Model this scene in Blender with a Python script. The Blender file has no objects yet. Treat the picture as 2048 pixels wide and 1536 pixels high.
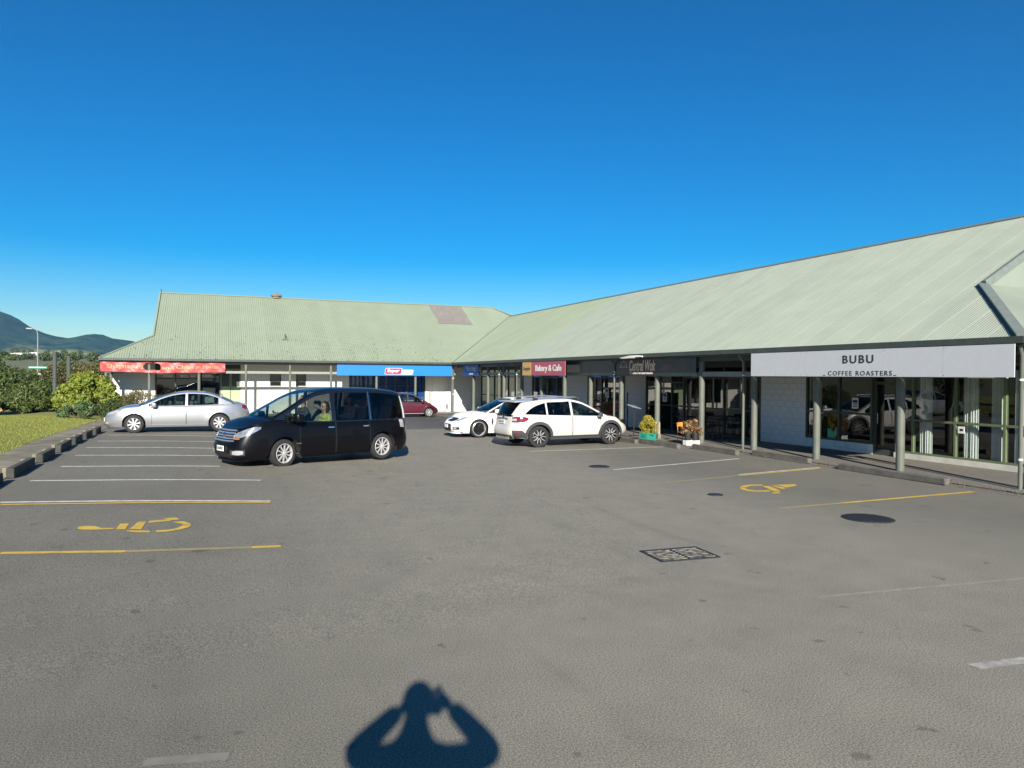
import bpy, bmesh, math, random
import numpy as np
from mathutils import Vector, Matrix, Euler
random.seed(7); RNG = np.random.default_rng(7)
R = math.radians
scene = bpy.context.scene
COL = scene.collection

# ------------------------------------------------------------------ camera, sky, sun, exposure
# world axes: X runs along the far wing of the shops, Y along the near (right hand) wing, Z up
CAM_H = 2.28; YAW = R(22.2); FPX = 1446.0
cam = bpy.data.cameras.new('camera'); cam_o = bpy.data.objects.new('camera', cam); COL.objects.link(cam_o)
cam.sensor_width = 36; cam.lens = FPX / 2048 * 36; cam.clip_start = 0.02; cam.clip_end = 40000
cam_o.location = (0, 0, CAM_H)
cam_o.rotation_mode = 'QUATERNION'
cam_o.rotation_quaternion = (Matrix.Rotation(-YAW, 3, 'Z') @ Matrix.Rotation(R(90 - 0.66), 3, 'X') @ Matrix.Rotation(0.00725, 3, 'Z')).to_quaternion()
scene.camera = cam_o

SUN_EL = R(24.2)
LIGHT = Vector((0.284, 0.959, 0)).normalized()                # horizontal direction the sunlight travels
sun_dir = Vector((LIGHT.x * math.cos(SUN_EL), LIGHT.y * math.cos(SUN_EL), -math.sin(SUN_EL)))
sl = bpy.data.lights.new('sun', 'SUN'); sl.energy = 4.9; sl.angle = R(0.55); sl.color = (1.0, 0.93, 0.82)
so = bpy.data.objects.new('sun', sl); COL.objects.link(so)
so.rotation_mode = 'QUATERNION'; so.rotation_quaternion = sun_dir.to_track_quat('-Z', 'Y')
world = bpy.data.worlds.new('World'); scene.world = world; world.use_nodes = True
wn = world.node_tree.nodes; wl = world.node_tree.links
sky = wn.new('ShaderNodeTexSky'); sky.sky_type = 'NISHITA'; sky.sun_disc = False
sky.sun_elevation = SUN_EL; sky.sun_rotation = math.atan2(-LIGHT.x, -LIGHT.y)
sky.altitude = 400; sky.air_density = 1.0; sky.dust_density = 0.15; sky.ozone_density = 3.0
hs = wn.new('ShaderNodeHueSaturation'); hs.inputs['Saturation'].default_value = 1.72; hs.inputs['Hue'].default_value = .497
wl.new(sky.outputs[0], hs.inputs['Color'])
gm = wn.new('ShaderNodeGamma'); gm.inputs[1].default_value = 1.15
wl.new(hs.outputs[0], gm.inputs[0]); wl.new(gm.outputs[0], wn['Background'].inputs[0]); wn['Background'].inputs[1].default_value = 0.043
scene.view_settings.view_transform = 'Standard'; scene.view_settings.look = 'None'
scene.view_settings.gamma = 1; scene.view_settings.use_curve_mapping = False
scene.view_settings.exposure = 1.1

# ------------------------------------------------------------------ ground shape and placing
_C, _S = math.cos(YAW), math.sin(YAW)
def sm(x):
    x = min(1.0, max(0.0, x)); return x * x * (3 - 2 * x)
def _base(v):
    k = [(-300, 0), (18, 0), (23, -.04), (30, -.12), (48, -.38), (120, -.6), (9000, -.7)]
    for (a, za), (b, zb) in zip(k, k[1:]):
        if v <= b: return za + (zb - za) * (v - a) / (b - a)
    return -.7
def gz(u, v):
    """height of the car park: falls gently away from the camera and rises towards the lawn"""
    return _base(v) + (0.14 + .14 * sm((v - 16) / 12)) * sm((7 - u) / 9) * sm((v - 6) / 8) * (1 - sm((v - 36) / 12))
def ray(px, py):
    X = (px - 1024) / FPX; t = (747 + (px - 435) * 0.00725 - py) / FPX
    return X * _C + _S, -X * _S + _C, t
def gp(px, py):
    """surveyed point of the photograph on the ground"""
    du, dv, dz = ray(px, py); Y = 10.0
    for _ in range(60): Y = .5 * Y + .5 * (gz(du * Y, dv * Y) - CAM_H) / dz
    return Vector((du * Y, dv * Y, CAM_H + dz * Y))

# ------------------------------------------------------------------ materials
def lin(c):
    return tuple((x / 12.92 if x <= .04045 else ((x + .055) / 1.055) ** 2.4) for x in c)
MATS = {}
def mat(name, col, rough=.6, metal=0., var=0., vscale=6., bump=0., bscale=40., col2=None, spec=.5, coat=0., trans=None, stretch=None, detail=4., emit=None):
    if name in MATS: return MATS[name]
    m = bpy.data.materials.new(name); m.use_nodes = True
    nt = m.node_tree; b = nt.nodes['Principled BSDF']
    b.inputs['Base Color'].default_value = (*col, 1); b.inputs['Roughness'].default_value = rough
    b.inputs['Metallic'].default_value = metal; b.inputs['Specular IOR Level'].default_value = spec
    b.inputs['Coat Weight'].default_value = coat; b.inputs['Coat Roughness'].default_value = .03
    if emit: b.inputs['Emission Color'].default_value = (*emit[:3], 1); b.inputs['Emission Strength'].default_value = emit[3]
    tc = nt.nodes.new('ShaderNodeTexCoord'); src = tc.outputs['Object']
    if stretch:
        mp = nt.nodes.new('ShaderNodeMapping'); mp.inputs['Scale'].default_value = stretch
        nt.links.new(src, mp.inputs[0]); src = mp.outputs[0]
    if var or col2:
        n = nt.nodes.new('ShaderNodeTexNoise'); n.inputs['Scale'].default_value = vscale; n.inputs['Detail'].default_value = detail
        nt.links.new(src, n.inputs['Vector'])
        oi = nt.nodes.new('ShaderNodeObjectInfo')
        mx = nt.nodes.new('ShaderNodeMix'); mx.data_type = 'RGBA'
        c2 = col2 if col2 else tuple(x * (1 - var) for x in col)
        c1 = col if col2 else tuple(min(1, x * (1 + var)) for x in col)
        mx.inputs[6].default_value = (*c1, 1); mx.inputs[7].default_value = (*c2, 1)
        cr = nt.nodes.new('ShaderNodeMapRange'); cr.inputs[1].default_value = .32; cr.inputs[2].default_value = .68
        nt.links.new(n.outputs[0], cr.inputs[0]); nt.links.new(cr.outputs[0], mx.inputs[0])
        nt.links.new(mx.outputs[2], b.inputs['Base Color'])
    if bump:
        n2 = nt.nodes.new('ShaderNodeTexNoise'); n2.inputs['Scale'].default_value = bscale; n2.inputs['Detail'].default_value = 3
        nt.links.new(src, n2.inputs['Vector'])
        bp = nt.nodes.new('ShaderNodeBump'); bp.inputs['Strength'].default_value = bump; bp.inputs['Distance'].default_value = .01
        nt.links.new(n2.outputs[0], bp.inputs['Height']); nt.links.new(bp.outputs[0], b.inputs['Normal'])
    MATS[name] = m
    return m
def glass(name, tint=(.7, .78, .76), ior=1.5, boost=1.0):
    """thin pane: fresnel reflection over tinted see-through"""
    if name in MATS: return MATS[name]
    m = bpy.data.materials.new(name); m.use_nodes = True; nt = m.node_tree; nt.nodes.clear()
    out = nt.nodes.new('ShaderNodeOutputMaterial'); mx = nt.nodes.new('ShaderNodeMixShader')
    tr = nt.nodes.new('ShaderNodeBsdfTransparent'); tr.inputs[0].default_value = (*tint, 1)
    gl = nt.nodes.new('ShaderNodeBsdfGlossy'); gl.inputs['Roughness'].default_value = .0
    fr = nt.nodes.new('ShaderNodeFresnel')
    ge = nt.nodes.new('ShaderNodeNewGeometry'); mi = nt.nodes.new('ShaderNodeMix'); mi.inputs[2].default_value = ior; mi.inputs[3].default_value = 1 / ior   # a pane reflects alike from both sides
    nt.links.new(ge.outputs['Backfacing'], mi.inputs[0]); nt.links.new(mi.outputs[0], fr.inputs[0])
    mul = nt.nodes.new('ShaderNodeMath'); mul.operation = 'MULTIPLY'; mul.inputs[1].default_value = boost; mul.use_clamp = True
    tc = nt.nodes.new('ShaderNodeTexCoord'); n = nt.nodes.new('ShaderNodeTexNoise'); n.inputs['Scale'].default_value = .9; n.inputs['Detail'].default_value = 1
    bp = nt.nodes.new('ShaderNodeBump'); bp.inputs['Strength'].default_value = .02; bp.inputs['Distance'].default_value = .05
    nt.links.new(tc.outputs['Object'], n.inputs['Vector']); nt.links.new(n.outputs[0], bp.inputs['Height']); nt.links.new(bp.outputs[0], gl.inputs['Normal'])
    nt.links.new(fr.outputs[0], mul.inputs[0]); nt.links.new(mul.outputs[0], mx.inputs[0])
    nt.links.new(tr.outputs[0], mx.inputs[1]); nt.links.new(gl.outputs[0], mx.inputs[2]); nt.links.new(mx.outputs[0], out.inputs[0])
    MATS[name] = m; return m
def leafmat(name, c1, c2, trans=.25, vscale=1.3, rough=.5):
    if name in MATS: return MATS[name]
    m = bpy.data.materials.new(name); m.use_nodes = True; nt = m.node_tree
    b = nt.nodes['Principled BSDF']; b.inputs['Roughness'].default_value = rough; b.inputs['Specular IOR Level'].default_value = .35
    geo = nt.nodes.new('ShaderNodeNewGeometry'); mx = nt.nodes.new('ShaderNodeMix'); mx.data_type = 'RGBA'
    mx.inputs[6].default_value = (*c1, 1); mx.inputs[7].default_value = (*c2, 1)
    nt.links.new(geo.outputs['Random Per Island'], mx.inputs[0]); nt.links.new(mx.outputs[2], b.inputs['Base Color'])
    tl = nt.nodes.new('ShaderNodeBsdfTranslucent'); nt.links.new(mx.outputs[2], tl.inputs[0])
    ms = nt.nodes.new('ShaderNodeMixShader'); ms.inputs[0].default_value = trans
    nt.links.new(b.outputs[0], ms.inputs[1]); nt.links.new(tl.outputs[0], ms.inputs[2])
    nt.links.new(ms.outputs[0], nt.nodes['Material Output'].inputs[0])
    MATS[name] = m; return m

# ------------------------------------------------------------------ objects and mesh builder
def tag(o, label=None, cat=None, group=None, kind=None):
    if label: o['label'] = label
    if cat: o['category'] = cat
    if group: o['group'] = group
    if kind: o['kind'] = kind
    return o
def empty(name, loc=(0, 0, 0), rz=0, parent=None):
    o = bpy.data.objects.new(name, None); COL.objects.link(o); o.location = loc; o.rotation_euler = (0, 0, rz)
    o.empty_display_size = .2
    if parent: o.parent = parent
    return o
def mesh_obj(name, me, m, parent=None):
    o = bpy.data.objects.new(name, me); COL.objects.link(o)
    if m and not me.materials: me.materials.append(m)
    if parent: o.parent = parent
    return o
class MB:
    def __init__(s): s.v = []; s.f = []
    def add(s, verts, faces):
        k = len(s.v); s.v += [tuple(x) for x in verts]; s.f += [tuple(i + k for i in f) for f in faces]; return s
    def box(s, x0, x1, y0, y1, z0, z1, bev=0.):
        if bev <= 0:
            return s.add([(x0,y0,z0),(x1,y0,z0),(x1,y1,z0),(x0,y1,z0),(x0,y0,z1),(x1,y0,z1),(x1,y1,z1),(x0,y1,z1)],
                         [(0,3,2,1),(4,5,6,7),(0,1,5,4),(1,2,6,5),(2,3,7,6),(3,0,4,7)])
        bm = bmesh.new(); bmesh.ops.create_cube(bm, size=1)
        for q in bm.verts: q.co = Vector(((x0+x1)/2+q.co.x*(x1-x0), (y0+y1)/2+q.co.y*(y1-y0), (z0+z1)/2+q.co.z*(z1-z0)))
        bmesh.ops.bevel(bm, geom=bm.edges[:], offset=bev, segments=2, affect='EDGES', profile=.6)
        bm.verts.ensure_lookup_table(); bm.verts.index_update()
        s.add([q.co[:] for q in bm.verts], [[q.index for q in f.verts] for f in bm.faces]); bm.free(); return s
    def tube(s, pts, r, n=10, cap=True):
        pts = [Vector(p) for p in pts]; rs = r if isinstance(r, (list, tuple)) else [r] * len(pts)
        k = len(s.v); prev = None
        for i, p in enumerate(pts):
            d = (pts[min(i+1, len(pts)-1)] - pts[max(i-1, 0)]).normalized()
            if prev is None:
                a = d.orthogonal().normalized()
            else:
                a = (prev - d * prev.dot(d)).normalized()
            prev = a; b = d.cross(a)
            for j in range(n):
                t = 2 * math.pi * j / n
                s.v.append(tuple(p + (a * math.cos(t) + b * math.sin(t)) * rs[i]))
        for i in range(len(pts) - 1):
            for j in range(n):
                s.f.append((k+i*n+j, k+i*n+(j+1) % n, k+(i+1)*n+(j+1) % n, k+(i+1)*n+j))
        if cap:
            s.f.append(tuple(k + j for j in reversed(range(n)))); s.f.append(tuple(k + (len(pts)-1)*n + j for j in range(n)))
        return s
    def lathe(s, prof, n=24, M=None, cap0=False, cap1=False):
        """profile (r, z) turned about Z, then moved by M"""
        k = len(s.v); M = M or Matrix()
        for r, z in prof:
            for j in range(n):
                t = 2 * math.pi * j / n
                s.v.append(tuple(M @ Vector((r * math.cos(t), r * math.sin(t), z))))
        for i in range(len(prof) - 1):
            for j in range(n):
                s.f.append((k+i*n+j, k+i*n+(j+1) % n, k+(i+1)*n+(j+1) % n, k+(i+1)*n+j))
        if cap0: s.f.append(tuple(k + j for j in reversed(range(n))))
        if cap1: s.f.append(tuple(k + (len(prof)-1)*n + j for j in range(n)))
        return s
    def prism(s, poly, d, M=None):
        """polygon in XY extruded from z=0 to z=d, then moved by M"""
        M = M or Matrix(); n = len(poly)
        vs = [tuple(M @ Vector((x, y, 0))) for x, y in poly] + [tuple(M @ Vector((x, y, d))) for x, y in poly]
        fs = [tuple(reversed(range(n))), tuple(range(n, 2*n))] + [(i, (i+1) % n, n+(i+1) % n, n+i) for i in range(n)]
        return s.add(vs, fs)
    def grid(s, rows, close=False):
        k = len(s.v); nr = len(rows); nc = len(rows[0])
        for r in rows: s.v += [tuple(p) for p in r]
        for i in range(nr - 1):
            for j in range(nc - (0 if close else 1)):
                q = (k+i*nc+j, k+i*nc+(j+1) % nc, k+(i+1)*nc+(j+1) % nc, k+(i+1)*nc+j)
                s.f.append(q)
        return s
    def xf(s, M): s.v = [tuple(M @ Vector(p)) for p in s.v]; return s
    def build(s, name, m, parent=None, smooth=None, weld=False, recalc=True):
        me = bpy.data.meshes.new(name); me.from_pydata(s.v, [], s.f)
        if weld or recalc:
            bm = bmesh.new(); bm.from_mesh(me)
            if weld:
                bmesh.ops.remove_doubles(bm, verts=bm.verts[:], dist=.0004)
                bmesh.ops.dissolve_degenerate(bm, edges=bm.edges[:], dist=.0003)
            if recalc: bmesh.ops.recalc_face_normals(bm, faces=bm.faces[:])
            bm.to_mesh(me); bm.free()
        if smooth is not None:
            me.shade_smooth(); me.set_sharp_from_angle(angle=R(smooth))
        me.update()
        return mesh_obj(name, me, m, parent)
def np_mesh(name, V, F, m, parent=None, smooth=False):
    me = bpy.data.meshes.new(name); nv = len(V); nf, k = F.shape
    me.vertices.add(nv); me.vertices.foreach_set('co', np.asarray(V, dtype=np.float32).ravel())
    me.loops.add(nf * k); me.loops.foreach_set('vertex_index', F.astype(np.int32).ravel())
    me.polygons.add(nf); me.polygons.foreach_set('loop_start', np.arange(0, nf * k, k, dtype=np.int32))
    me.update(calc_edges=True); me.validate()
    if smooth: me.shade_smooth()
    return mesh_obj(name, me, m, parent)
def T(x, y, z): return Matrix.Translation((x, y, z))
def curve(pts):
    """smooth (monotone-ish hermite) function through points sorted by x"""
    pts = sorted(pts); xs = [p[0] for p in pts]; ys = [p[1] for p in pts]; n = len(xs)
    d = [(ys[i+1]-ys[i])/(xs[i+1]-xs[i]) for i in range(n-1)]
    mm = [d[0]] + [0 if d[i-1]*d[i] <= 0 else 2*d[i-1]*d[i]/(d[i-1]+d[i]) for i in range(1, n-1)] + [d[-1]]
    def f(x):
        if x <= xs[0]: return ys[0]
        if x >= xs[-1]: return ys[-1]
        i = 0
        while x > xs[i+1]: i += 1
        h = xs[i+1]-xs[i]; t = (x-xs[i])/h
        return (1+2*t)*(1-t)**2*ys[i] + t*(1-t)**2*h*mm[i] + t*t*(3-2*t)*ys[i+1] + t*t*(t-1)*h*mm[i+1]
    return f
def text_mesh(parent, s, center, w, h, face, m, name='lettering', bold=0., shear=0., depth=.004, spacing=1.0):
    """flat letters fitted into w x h; face = 'L' looks along -Y, 'Rt' looks along -X, or a matrix"""
    cu = bpy.data.curves.new('txt', 'FONT'); cu.body = s; cu.offset = bold; cu.shear = shear; cu.extrude = depth; cu.space_character = spacing
    cu.resolution_u = 4
    to = bpy.data.objects.new('txt', cu); COL.objects.link(to); bpy.context.view_layer.update()
    me = bpy.data.meshes.new_from_object(to.evaluated_get(bpy.context.evaluated_depsgraph_get()))
    bpy.data.objects.remove(to); bpy.data.curves.remove(cu)
    co = np.array([v.co[:] for v in me.vertices]); lo = co.min(0); hi = co.max(0)
    sx = w / (hi[0]-lo[0]); sy = h / (hi[1]-lo[1]) if h else sx
    rot = {'L': Matrix(((1,0,0),(0,0,-1),(0,1,0))), 'Rt': Matrix(((0,0,-1),(-1,0,0),(0,1,0)))}.get(face, face) if isinstance(face, str) else face
    M = Matrix.Translation(center) @ rot.to_4x4() @ Matrix.Diagonal((sx, sy, 1, 1)) @ T(-(lo[0]+hi[0])/2, -(lo[1]+hi[1])/2, 0)
    me.transform(M); me.name = name; me.materials.clear()
    return mesh_obj(name, me, m, parent)

# common materials
M_post = mat('post_paint', (.112, .120, .098), .55, var=.12, vscale=3)
M_trim = mat('trim_green_grey', (.045, .06, .05), .55, var=.1)
M_gut = mat('gutter', (.05, .062, .052), .4, var=.15, vscale=4)
M_rail = mat('rail_paint', (.22, .23, .19), .6, var=.08)
M_soffit = mat('soffit', (.10, .11, .095), .8, var=.1)
M_black = mat('black_plastic', (.012, .012, .013), .5)
M_white = mat('white_paint', (.72, .71, .66), .6, var=.04)
# ------------------------------------------------------------------ ground, car park, lawn, hills
def asphalt(name, c0, dark, light, seed):
    m = bpy.data.materials.new(name); m.use_nodes = True; nt = m.node_tree; b = nt.nodes['Principled BSDF']
    b.inputs['Roughness'].default_value = .82; b.inputs['Specular IOR Level'].default_value = .25
    N = nt.nodes.new; L = nt.links.new
    tc = N('ShaderNodeTexCoord'); mp = N('ShaderNodeMapping'); mp.inputs['Location'].default_value = (seed, seed * .7, 0)
    L(tc.outputs['Object'], mp.inputs[0]); P = mp.outputs[0]
    def noise(sc, det=3., rough=.6):
        n = N('ShaderNodeTexNoise'); n.inputs['Scale'].default_value = sc; n.inputs['Detail'].default_value = det; n.inputs['Roughness'].default_value = rough
        L(P, n.inputs['Vector']); return n.outputs[0]
    def rng(x, a, bb, c, d):
        r = N('ShaderNodeMapRange'); r.inputs[1].default_value = a; r.inputs[2].default_value = bb; r.inputs[3].default_value = c; r.inputs[4].default_value = d
        L(x, r.inputs[0]); return r.outputs[0]
    def mixc(fac, a, bb, mode='MIX'):
        x = N('ShaderNodeMix'); x.data_type = 'RGBA'; x.blend_type = mode
        (L(fac, x.inputs[0]) if not isinstance(fac, float) else setattr(x.inputs[0], 'default_value', fac))
        for k, q in ((6, a), (7, bb)):
            if isinstance(q, tuple): x.inputs[k].default_value = (*q, 1)
            else: L(q, x.inputs[k])
        return x.outputs[2]
    big = noise(.22, 4, .55); mid = noise(1.7, 5, .6); fine = noise(78, 4, .85); grit = noise(38, 2, .6)
    c = mixc(rng(big, .35, .65, 0, 1), dark, c0)
    c = mixc(rng(mid, .3, .75, 0., .4), c, light)
    # worn driving lane between the two rows of bays is paler than the bays
    sp = N('ShaderNodeSeparateXYZ'); L(tc.outputs['Object'], sp.inputs[0])
    a1 = rng(sp.outputs[0], -.2, 2.5, 0, 1); a2 = rng(sp.outputs[0], 11, 8, 0, 1)
    mu = N('ShaderNodeMath'); mu.operation = 'MULTIPLY'; L(a1, mu.inputs[0]); L(a2, mu.inputs[1])
    mu2 = N('ShaderNodeMath'); mu2.operation = 'MULTIPLY'; L(mu.outputs[0], mu2.inputs[0]); L(rng(mid, .2, .8, .35, .8), mu2.inputs[1])
    c = mixc(mu2.outputs[0], c, tuple(x * 1.28 for x in light))
    # stones
    c = mixc(rng(fine, .36, .64, 0, 1), mixc(1.0, c, (.28, .28, .29), 'MULTIPLY'), mixc(1.0, c, (1.80, 1.78, 1.73), 'MULTIPLY'))
    vo = N('ShaderNodeTexVoronoi'); vo.inputs['Scale'].default_value = 45; L(P, vo.inputs['Vector'])
    c = mixc(rng(vo.outputs['Distance'], .05, .2, .35, 0.), c, tuple(min(1, x * 2.6) for x in light))
    # oil spots and tar stains
    st = noise(.9, 3, .5); c = mixc(rng(st, .70, .78, 0, .5), c, tuple(x * .45 for x in dark))
    # tyre scuffs along the lane
    mp2 = N('ShaderNodeMapping'); mp2.inputs['Rotation'].default_value = (0, 0, R(22)); mp2.inputs['Scale'].default_value = (2.2, .16, 1); L(tc.outputs['Object'], mp2.inputs[0])
    sc_ = N('ShaderNodeTexNoise'); sc_.inputs['Scale'].default_value = 1.0; sc_.inputs['Detail'].default_value = 5; L(mp2.outputs[0], sc_.inputs['Vector'])
    c = mixc(rng(sc_.outputs[0], .58, .76, 0, .22), c, tuple(x * .72 for x in dark))
    dr_ = noise(3.2, 2, .5); c = mixc(rng(dr_, .70, .73, 0, .45), c, tuple(x * .4 for x in dark))
    # hairline cracks
    v2 = N('ShaderNodeTexVoronoi'); v2.feature = 'DISTANCE_TO_EDGE'; v2.inputs['Scale'].default_value = .16
    dn = N('ShaderNodeTexNoise'); dn.inputs['Scale'].default_value = 1.2; dn.inputs['Detail'].default_value = 5; L(P, dn.inputs['Vector'])
    ad = N('ShaderNodeMixRGB'); ad.blend_type = 'ADD'; ad.inputs[0].default_value = .9; L(P, ad.inputs[1]); L(dn.outputs[1], ad.inputs[2]); L(ad.outputs[0], v2.inputs['Vector'])
    c = mixc(rng(v2.outputs['Distance'], 0.0005, .002, .13, 0), c, tuple(x * .35 for x in dark))
    L(c, b.inputs['Base Color'])
    bp = N('ShaderNodeBump'); bp.inputs['Strength'].default_value = .35; bp.inputs['Distance'].default_value = .005
    L(fine, bp.inputs['Height']); L(bp.outputs[0], b.inputs['Normal'])
    MATS[name] = m; return m
M_asph = asphalt('asphalt', (.160, .153, .126), (.126, .122, .101), (.194, .182, .149), 0)
M_path = asphalt('footpath_asphalt', (.17, .16, .14), (.13, .122, .11), (.21, .195, .168), 31)

def sheet(name, us, vs, zf, m, parent=None):
    V = np.array([(u, v, zf(u, v)) for v in vs for u in us]); nu = len(us)
    F = np.array([(j*nu+i, j*nu+i+1, (j+1)*nu+i+1, (j+1)*nu+i) for j in range(len(vs)-1) for i in range(nu-1)])
    return np_mesh(name, V, F, m, parent, smooth=True)

def far_z(u, v): return -0.9 + max(0, v - 150) * .022       # paddocks rise gently towards the hills
M_field = mat('dry_field', (.10, .115, .045), .9, col2=(.15, .13, .06), vscale=.02, detail=8)
ground = sheet('ground', [-9000, -3000, -800, -250, -90, -40, -9, 40, 90, 300, 1000, 4000, 9000], [-4000, -800, -200, -60, 0, 30, 50, 62, 80, 150, 300, 900, 2500, 9500],
               far_z, M_field)
tag(ground, kind='structure')
car_park = sheet('car_park', [-3.95, -3, -2, -1, 0, 1, 2, 3, 4, 5, 6, 7, 9, 12, 15, 22, 60], [-40, -10, 0, 4, 6, 8, 10, 12, 14, 16, 18, 20, 22, 24, 26, 28, 30, 33, 36, 40, 44, 48, 56, 75], gz, M_asph)
tag(car_park, kind='structure')
# newer, darker seal in front of the far shops
M_new = asphalt('darker_seal', (.085, .083, .08), (.065, .065, .066), (.105, .102, .097), 12)
seal = sheet('seal_strip', [-3.9, 0, 3, 6, 9, 13.2], [31.5, 34, 37, 40, 44, 46.6], lambda u, v: gz(u, v) + .004, M_new); tag(seal, kind='structure')

# footpath below the right-hand verandah and in front of the far wing
fp = sheet('footpath', [14.75, 15.4, 16.5, 18.1], [6, 8, 10, 13, 16, 18, 20, 23, 26, 30, 36, 42, 46.9], lambda u, v: gz(u, v) + .03, M_path); tag(fp, kind='structure')
fp2 = sheet('footpath', [-7, -3, 1, 5, 9, 13.2, 15.6, 18.1], [46.9, 48, 50.2], lambda u, v: gz(max(u, 8), v) + .05, mat('concrete', (.27, .26, .23), .85, var=.15, vscale=1.2, bump=.3, bscale=60)); tag(fp2, kind='structure')
M_conc = MATS['concrete']
# mossy concrete strip between the bays and the lawn
M_strip = mat('mossy_concrete', (.27, .24, .18), .9, col2=(.12, .11, .07), vscale=1.6, bump=.5, bscale=50, detail=8)
strip = sheet('kerb_path', [-5.05, -4.5, -3.9], [-5, 2, 6, 10, 14, 18, 22, 26, 30, 34, 38, 44, 47], lambda u, v: gz(u, v) + (.05 if u < -3.95 else .012), M_strip); tag(strip, kind='structure')
def lawn_z(u, v):
    d = -5.0 - u
    return gz(-5, v) + .05 + .28 * sm(d / 3.2) + .07 * math.sin(u * .9 + v * .31) * sm(d / 2)
M_lawn = mat('lawn', (.14, .18, .035), .9, col2=(.25, .215, .06), vscale=.55, detail=9, bump=.8, bscale=30)
lawn = sheet('lawn', [-60, -40, -28, -20] + [-16 + .7*i for i in range(16)] + [-5.02], [-30, -10, 0] + [4 + 1.0*i for i in range(38)] + [44, 48, 54, 60, 75], lawn_z, M_lawn); tag(lawn, kind='structure')
def blades(name, n, us, vs, zf, h, m, label):
    u = RNG.uniform(*us, n); v = RNG.uniform(*vs, n); z = np.array([zf(a, b) for a, b in zip(u, v)])
    hh = RNG.uniform(.5, 1.25, n) * h; a = RNG.uniform(0, 6.283, n); w = .006 + .004 * RNG.random(n); le = RNG.normal(0, .35, (n, 2)) * hh[:, None]
    V = np.empty((n, 3, 3)); V[:, 0] = np.c_[u - w*np.cos(a), v - w*np.sin(a), z - .01]; V[:, 1] = np.c_[u + w*np.cos(a), v + w*np.sin(a), z - .01]
    V[:, 2] = np.c_[u + le[:, 0], v + le[:, 1], z + hh]
    o = np_mesh(name, V.reshape(-1, 3), np.arange(n*3).reshape(-1, 3), m); tag(o, label, 'grass', kind='stuff'); return o
M_blade = leafmat('grass_blade', (.13, .19, .03), (.28, .26, .07), .2)
blades('grass', 150000, (-13.5, -5.0), (15, 40), lawn_z, .055, M_blade, 'short green and straw coloured grass on the lawn beside the bays')

# distant hills: bush covered cone on the left, lower ridge to the right of it, paddocks at the foot
M_hill = bpy.data.materials.new('hill_cover'); M_hill.use_nodes = True
_nt = M_hill.node_tree; _b = _nt.nodes['Principled BSDF']; _b.inputs['Roughness'].default_value = 1; _b.inputs['Specular IOR Level'].default_value = 0
_tc = _nt.nodes.new('ShaderNodeTexCoord'); _sp = _nt.nodes.new('ShaderNodeSeparateXYZ'); _nt.links.new(_tc.outputs['Object'], _sp.inputs[0])
_n = _nt.nodes.new('ShaderNodeTexNoise'); _n.inputs['Scale'].default_value = .0028; _n.inputs['Detail'].default_value = 9; _nt.links.new(_tc.outputs['Object'], _n.inputs['Vector'])
_ma = _nt.nodes.new('ShaderNodeMath'); _ma.operation = 'MULTIPLY_ADD'; _ma.inputs[1].default_value = 260; _nt.links.new(_n.outputs[0], _ma.inputs[0]); _nt.links.new(_sp.outputs[2], _ma.inputs[2])
_mr = _nt.nodes.new('ShaderNodeMapRange'); _mr.inputs[1].default_value = 248; _mr.inputs[2].default_value = 285; _nt.links.new(_ma.outputs[0], _mr.inputs[0])
_mx = _nt.nodes.new('ShaderNodeMix'); _mx.data_type = 'RGBA'; _mx.inputs[6].default_value = (.16, .16, .06, 1); _mx.inputs[7].default_value = (.018, .040, .022, 1)
_nt.links.new(_mr.outputs[0], _mx.inputs[0])
_n3 = _nt.nodes.new('ShaderNodeTexNoise'); _n3.inputs['Scale'].default_value = .012; _n3.inputs['Detail'].default_value = 8; _nt.links.new(_tc.outputs['Object'], _n3.inputs['Vector'])
_m3 = _nt.nodes.new('ShaderNodeMapRange'); _m3.inputs[1].default_value = .3; _m3.inputs[2].default_value = .7; _m3.inputs[3].default_value = .35; _m3.inputs[4].default_value = 2.2; _nt.links.new(_n3.outputs[0], _m3.inputs[0])
_mu = _nt.nodes.new('ShaderNodeVectorMath'); _mu.operation = 'SCALE'; _nt.links.new(_mx.outputs[2], _mu.inputs[0]); _nt.links.new(_m3.outputs[0], _mu.inputs['Scale']); _nt.links.new(_mu.outputs[0], _b.inputs['Base Color'])
def hills():
    # local frame: a = sideways of the view direction of the hills, d = distance
    us = np.linspace(-9500, 1500, 200); vs = np.linspace(3600, 8200, 60)
    U, V = np.meshgrid(us, vs)
    ph = np.array(RNG.uniform(0, 6.28, 24)); Z = np.zeros_like(U)
    prof = curve([(-9500, 120), (-5000, 160), (-3300, 380), (-2500, 520), (-1800, 500), (-1304, 405), (-1121, 295), (-1000, 245), (-905, 228), (-850, 236), (-800, 252), (-726, 246), (-650, 216), (-557, 206), (-300, 190), (200, 165), (1500, 120)])
    Z += np.array([prof(u) for u in us])[None, :] * np.exp(-(np.abs(V-5600)/1150)**1.7)
    for k in range(12):
        s = 900 / (1.55 ** k); Z += 15/(1.38**k) * np.sin(U/s*2 + ph[k]) * np.sin(V/s*1.7 + ph[k+12])
    edge = np.clip((V-3600)/900, 0, 1); Z = Z * edge * edge * (3-2*edge) - 12
    nu = len(us); Vv = np.c_[U.ravel(), V.ravel(), Z.ravel()]
    F = np.array([(j*nu+i, j*nu+i+1, (j+1)*nu+i+1, (j+1)*nu+i) for j in range(len(vs)-1) for i in range(nu-1)])
    # rotate into the direction the photograph shows them (px 130 of the frame)
    return np_mesh('hills', Vv, F, M_hill, smooth=True)
hill = hills(); tag(hill, kind='structure')

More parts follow.
